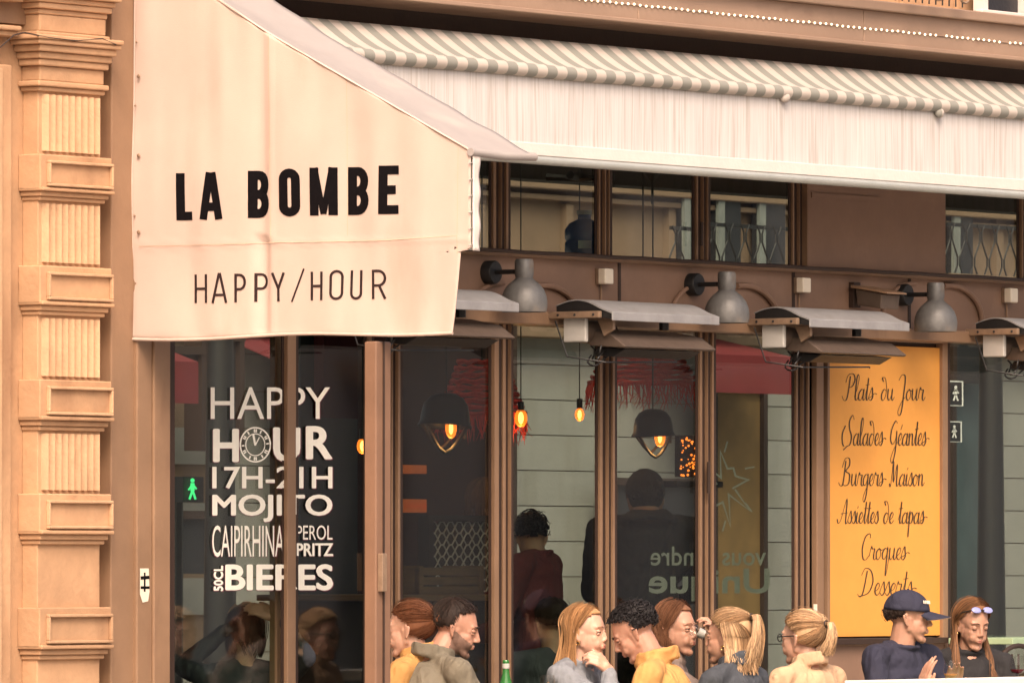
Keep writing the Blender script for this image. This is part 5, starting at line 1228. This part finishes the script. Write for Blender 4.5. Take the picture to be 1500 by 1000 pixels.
        tie_d = {'pony': Vector((-1, 0, 0.18)), 'halfup': Vector((-0.86, 0, 0.52)), 'bun': Vector((-0.97, 0, 0.05))}[hairstyle].normalized()
        tie = c+Hm@(Vector((-0.012+tie_d.x*0.118, 0, 0.035+tie_d.z*0.108))*s_)
        for k in range(1000):
            a_ = U(0, 2*math.pi); 
            st_ = Vector((0.62*math.cos(a_)*1.1 if math.cos(a_) > 0 else math.cos(a_)*0.35, math.sin(a_), 0.55*math.cos(a_)*1.2 if math.cos(a_) > 0 else -0.55)).normalized()
            if hairstyle == 'halfup' and st_.z < 0.0: st_ = Vector((0.15, math.copysign(1, st_.y), 0.15+U(0, .3))).normalized()
            st_ = (st_+Vector((U(-.12, .12), U(-.12, .12), U(-.12, .12)))).normalized()
            if st_.x > 0.45 and st_.z < 0.4: st_.z = 0.5
            locks(hb, Hm, c, s_, [(st_, (tie_d+Vector((0, U(-.08, .08), U(-.08, .08)))).normalized(), [], (U(.7, 1.3), U(0, .006)))], 0.0023, n=6, R3=(0.1005, 0.082, 0.090), center=(-0.014, 0, 0.036), lift=0.004)
        bk = Hm@Vector((-1, 0, 0)); sdv = Hm@Vector((0, 1, 0))
        if hairstyle == 'bun':
            for k in range(140):
                ax = Vector((U(-1, 1), U(-1, 1), U(-1, 1))).normalized(); o_ = ax.orthogonal().normalized(); o2 = ax.cross(o_); cb = tie+bk*0.026; rr = U(0.026, 0.040); a0 = U(0, 6)
                pts = [cb+(o_*math.cos(a0+i*0.45)+o2*math.sin(a0+i*0.45))*rr for i in range(9)]; hb.tube(pts, [0.001, 0.002, 0.003, 0.0035, 0.0035, 0.0035, 0.003, 0.002, 0.001], 5)
        else:
            Lt = 0.13 if hairstyle == 'pony' else 0.20
            for k in range(520):
                o_ = sdv*U(-.03, .03)*(1 if hairstyle == 'pony' else 2.0); L_ = Lt*U(0.75, 1.1)
                pts = [tie+sdv*U(-.01, .01), tie+bk*U(0.02, 0.035)+o_*0.5-zv*0.01+zv*U(0, .015), tie+bk*U(0.025, 0.045)+o_-zv*L_*0.4, tie+bk*U(0.005, 0.035)+o_*1.15-zv*L_*0.75, tie+bk*U(-0.015, 0.025)+o_*1.1-zv*L_]
                pts = catmull3(pts, 4); m_ = len(pts); hb.tube(pts, [0.0023*(1-0.8*(i/(m_-1))**3) for i in range(m_)], 3, caps=False)
            pts = [tie+(sdv*math.cos(a_*0.7)+Hm@Vector((0, 0, 1))*math.sin(a_*0.7))*0.016+bk*0.004 for a_ in range(9)]
            MB().tube(pts, 0.0035, 6, closed=True).build('hair_tie', 'strap', t, smooth=60)
            if hairstyle == 'halfup':
                for k in range(800):
                    sd = random.choice((-1, 1)); u = U(-1, 0.10); st_ = Vector((u, sd*0.9, 0.35)).normalized(); e_ = Vector((min(u-0.1, 0.0), sd*max(0.15, 1-abs(u)), -0.35)).normalized()
                    end = c+Hm@(Vector((-0.012+e_.x*0.105, e_.y*0.087, 0.035+e_.z*0.095))*s_); L_ = U(.09, .17)
                    locks(hb, Hm, c, s_, [(st_, e_, [end+bk*0.006-zv*L_*0.5, end+bk*U(0, .03)+sdv*sd*U(0, .02)-zv*L_], (U(.6, 1.3), U(0, .009)))], 0.0023, n=5)
        hb.build('hair', hairm_, t, smooth=80)
    if extra: extra(t, T, Hm, c, nb, f, l)
    return t
M_st = mat('stubbled_skin', (0.15, 0.085, 0.062), 0.7, 0.3, 60)
def earring(sgn):
    def fn(t, T, Hm, c, nb, f, l):
        pts = [T(-0.004+0.009*math.cos(a*0.7), 0.078*sgn, -0.044+0.009*math.sin(a*0.7)) for a in range(9)]
        MB().tube(pts, 0.0022, 6, closed=True).build('earring', 'gold', t, smooth=60)
    return fn
# table 1
person('auburn haired woman with a loose bun seen from behind beside the terrace post', (600, 922), -0.85, 196, 5, 0, 205, 0.05, 'skinB', 'yellow', 'bun', 'h_auburn', collar='shirt', zsag=-0.005)
person('bearded dark haired man in olive grey jacket leaning forward in profile', (668, 921), -1.02, 2, 16, 0, -30, 0.25, 'skinA', 'olive', 'short', 'h_dark', fem=False, beard=True, s_=1.0, collar='shirt', neckf=0.09, zsag=0.0,
       arms={'L': ((0.12, 0.24, -0.30), (0.36, 0.08, -0.34), None), 'R': ((0.14, 0.22, -0.30), (0.36, 0.10, -0.34), None)})
# the four friends
person('young blonde woman in grey sweater resting her chin on her hand', (858, 927), -1.30, 24, 2, 0, 28, 0.10, 'skinB', 'greyknit', 'long', 'h_gold', collar='crew', extra=earring(-1), s_=0.97,
       arms={'R': ((0.20, 0.10, -0.20), (0.155, 0.02, -0.045), ((-0.35, 0.65, 0.6), (0.9, 0.1, 0.3), 1, 1.0)), 'L': ((0.22, 0.16, -0.30), (0.20, 0.0, -0.16), ((0.1, -0.9, 0.3), (0.5, 0, 0.8), 1, 0.8))})
person('chestnut haired woman drinking from a small glass, patterned shirt', (990, 922), -1.10, 30, 2, 0, 10, 0.10, 'skinC', 'shirt', 'bob', 'h_chest', collar='shirt',
       arms={'L': ((0.10, 0.25, -0.36), (0.30, 0.10, -0.38), None), 'R': ((0.26, 0.10, -0.22), (0.215, 0.0, 0.055), ((-0.15, 0.25, 0.9), (0.9, -0.3, 0.1), 1, 0.8)), 'R_sleeve': 0.45})
person('dark curly haired man in yellow jacket bowing his head to the left', (929, 927), -1.50, 186, 34, 0, 188, 0.20, 'skinA', 'yellow', 'curly', 'h_black', fem=False, s_=0.98, collar='shirt', neckf=0.06)
person('woman with half tied highlighted hair in dark slate jacket turned away', (1066, 934), -1.45, 202, 2, 0, 215, 0.06, 'skinC', 'slate', 'halfup', 'h_light', collar='shirt', s_=1.0, extra=earring(1))
def specs(t, T, Hm, c, nb, f, l):
    for s1 in (-1, 1):
        pts = [T(0.098, 0.032*s1+0.019*math.cos(a*0.7), 0.008+0.017*math.sin(a*0.7)) for a in range(9)]; MB().tube(pts, 0.0025, 6, closed=True).build('spectacle_rim', 'black', t)
        MB().tube([T(0.098, 0.051*s1, 0.012), T(0.06, 0.072*s1, 0.012), T(-0.01, 0.084*s1, 0.010)], 0.0025, 6).build('spectacle_arm', 'black', t)
person('blonde woman with ponytail and glasses in cream wool coat', (1175, 934), -1.30, 214, 4, 0, 226, 0.04, 'skinB', 'camel', 'pony', 'h_light', collar='shirt', s_=1.02, extra=specs, shw=0.17)
# small glass in her hand
gp = Q(1023, 925, -1.24); tg = thing('drinking_glass', 'small clear glass held at the lips of the chestnut haired woman', 'glass', gp)
b = MB().lathe([(0.022, -0.04), (0.028, 0.035), (0.026, 0.035), (0.020, -0.036), (0, -0.036), (0, -0.04), (0.022, -0.04)], seg=20)
mt = Matrix.Rotation(R_(65), 3, Rv.cross(Vector((0, 0, 1))))
for v in b.v: v[:] = gp+mt@v
b.build('tumbler', 'cglass', tg, smooth=40)
b = MB().lathe([(0, -0.03), (0.020, -0.03), (0.022, 0.0), (0, 0.0)], seg=16)
for v in b.v: v[:] = gp+mt@v
b.build('ice', 'palecap', tg)
# couple on the right
def capf(t, T, Hm, c, nb, f, l):
    g = MB(); nn, mm = 36, 12; vs = []
    for i in range(mm+1):
        a = math.pi/2*i/mm
        for k in range(nn): b_a = 2*math.pi*k/nn; vs.append(T(-0.012+0.109*math.cos(b_a)*math.sin(a), 0.089*math.sin(b_a)*math.sin(a), 0.036+0.098*math.cos(a)))
    g.add(vs, [[i*nn+k, i*nn+(k+1) % nn, (i+1)*nn+(k+1) % nn, (i+1)*nn+k] for i in range(mm) for k in range(nn)])
    o = g.build('cap_crown', 'navy', t, smooth=60, solid=0.004)
    MB().ball(T(-0.012, 0, 0.135), 0.006).build('cap_button', 'navy', o)
    g = MB(); g.grid(lambda u, v: T(0.060+0.0+ (0.115*math.sqrt(max(0, 1-(2*v-1)**2*0.92)))*u+0.025*(1-abs(2*v-1)**2), (2*v-1)*0.078, 0.040-0.022*u-0.022*(2*v-1)**2), 8, 16)
    o2 = g.build('cap_brim', 'navy', t, smooth=60, solid=0.005)
    pts = [T(0.060+(0.115*math.sqrt(max(0, 1-(2*v/16-1)**2*0.92)))+0.025*(1-abs(2*v/16-1)**2), (2*v/16-1)*0.078, 0.018-0.022*(2*v/16-1)**2) for v in range(17)]
    MB().tube(pts, 0.0015, 6).build('brim_edge', 'tan', o2)
    for i, (u, v) in enumerate(((-5, 0), (-3, 1), (-1, 0), (1, 1), (3, 0), (5, 1))):
        a = u*0.06-0.42; p = T(-0.012+0.1085*math.cos(a), 0.0905*math.sin(a), 0.075); q = T(-0.012+0.105*math.cos(a), 0.088*math.sin(a), 0.090)
        MB().tube([p, q], 0.0026, 5).build('cap_embroidery', 'white', o)
person('young man in navy baseball cap and navy sweater in profile', (1331, 905), -1.0, 4, 4, 0, 40, 0.10, 'skinC', 'navy', 'capped', 'h_dark', fem=False, extra=capf, s_=1.0, collar='crew',
       arms={'R': ((0.06, 0.24, -0.30), (0.18, 0.09, -0.225), ((0.20, -0.1, 1.0), (-0.3, 0.9, 0.2), 1, 0.22)), 'L': ((0.10, 0.26, -0.30), (0.24, 0.05, -0.225), ((0.45, -0.25, 0.9), (-0.5, 0.9, 0.2), -1, 0.25))})
def shades(t, T, Hm, c, nb, f, l):
    for s1 in (-1, 1):
        MB().ball(T(0.072, 0.033*s1, 0.098), (0.006, 0.026, 0.017), mtx=Hm@Matrix.Rotation(R_(-50), 3, 'Y')).build('sunglass_lens', 'lens', t, smooth=80)
        MB().tube([T(0.07, 0.058*s1, 0.098), T(0.02, 0.086*s1, 0.07), T(-0.02, 0.092*s1, 0.04)], 0.003, 6).build('sunglass_arm', 'black', t)
    MB().tube([T(0.076, -0.01, 0.1), T(0.076, 0.01, 0.1)], 0.003, 6).build('sunglass_bridge', 'black', t)
    for s1 in (-1, 1): MB().ball(T(0.0, 0.078*s1, -0.042), 0.005).build('earring', 'gold', t)
person('woman with long brown hair, sunglasses on her head, in a black top', (1424, 915), -1.0, 62, 16, 0, 70, 0.08, 'skinC', 'blackc', 'longdown', 'h_brown', extra=shades, look='down', collar='crew', s_=0.97)
# people behind the glass
person('figure in maroon shirt with dark curls standing inside behind the pale reflection', (778, 788), 0.62, 262, 15, 0, 200, 0.05, 'skinC', 'maroon', 'curly', 'h_black', fem=False, s_=0.95, legs='blackc', zsag=-0.045, collar='crew')
person('person in dark beanie and black jacket inside below the right helmet lamp', (945, 735), 0.75, 262, 10, 0, 262, 0.05, 'skinC', 'blackc', 'short', 'h_black', fem=False, s_=1.10, legs='blackc', shw=0.23, zsag=-0.06, collar='hood',
       extra=lambda t, T, Hm, c, nb, f, l: (MB().ball(T(-0.012, 0, 0.05), (0.112, 0.095, 0.105), mtx=Hm).build('beanie', 'blackc', t, smooth=80)))
person('woman in dark jacket raising a hand to her hair behind the lettered door', (358, 930), 0.30, 250, 0, 0, 262, 0.05, 'skinB', 'slate', 'bob', 'h_dark', legs='denim',
       arms={'R': ((-0.10, 0.25, 0.02), (-0.12, 0.12, 0.19), ((0.0, -0.9, 0.4), (-0.8, 0.1, 0.5), 1, 0.5)), 'L': ((0.10, 0.26, -0.02), (0.10, 0.06, 0.15), ((0, -0.6, 0.7), (-0.9, 0.2, 0.2), -1, 0.5))})
person('dim figure with reddish hair far inside right of the helmet lamp', (706, 738), 1.9, 262, 5, 0, 200, 0.05, 'skinC', 'maroon', 'bob', 'h_chest', legs='blackc')
person('seated guest in dark green jacket inside behind the blonde woman', (806, 915), 0.45, 240, 5, 0, 240, 0.05, 'skinC', 'slate', 'short', 'h_dark', fem=False, legs='blackc')
for (px, y, ph_, lab) in ((600, -0.85, 205, 'chair under the woman with the bun'), (640, -1.1, -30, 'chair under the bearded man'), (845, -1.3, 28, 'chair under the woman in grey'), (975, -1.1, 10, 'chair under the drinking woman'), (945, -1.5, 188, 'chair under the man in yellow'),
                          (1080, -1.42, 215, 'chair under the woman in slate jacket'), (1190, -1.25, 226, 'chair under the woman in cream coat'), (1310, -1.0, 40, 'chair under the man with the cap'), (1424, -0.95, 70, 'chair under the woman in black')):
    f = dirv(ph_); chair(px, y, math.atan2(f.y, f.x), 'black bistro '+lab)
S.render.engine = 'CYCLES'
S.cycles.max_bounces = 8; S.cycles.transparent_max_bounces = 16; S.cycles.caustics_reflective = False; S.cycles.caustics_refractive = False
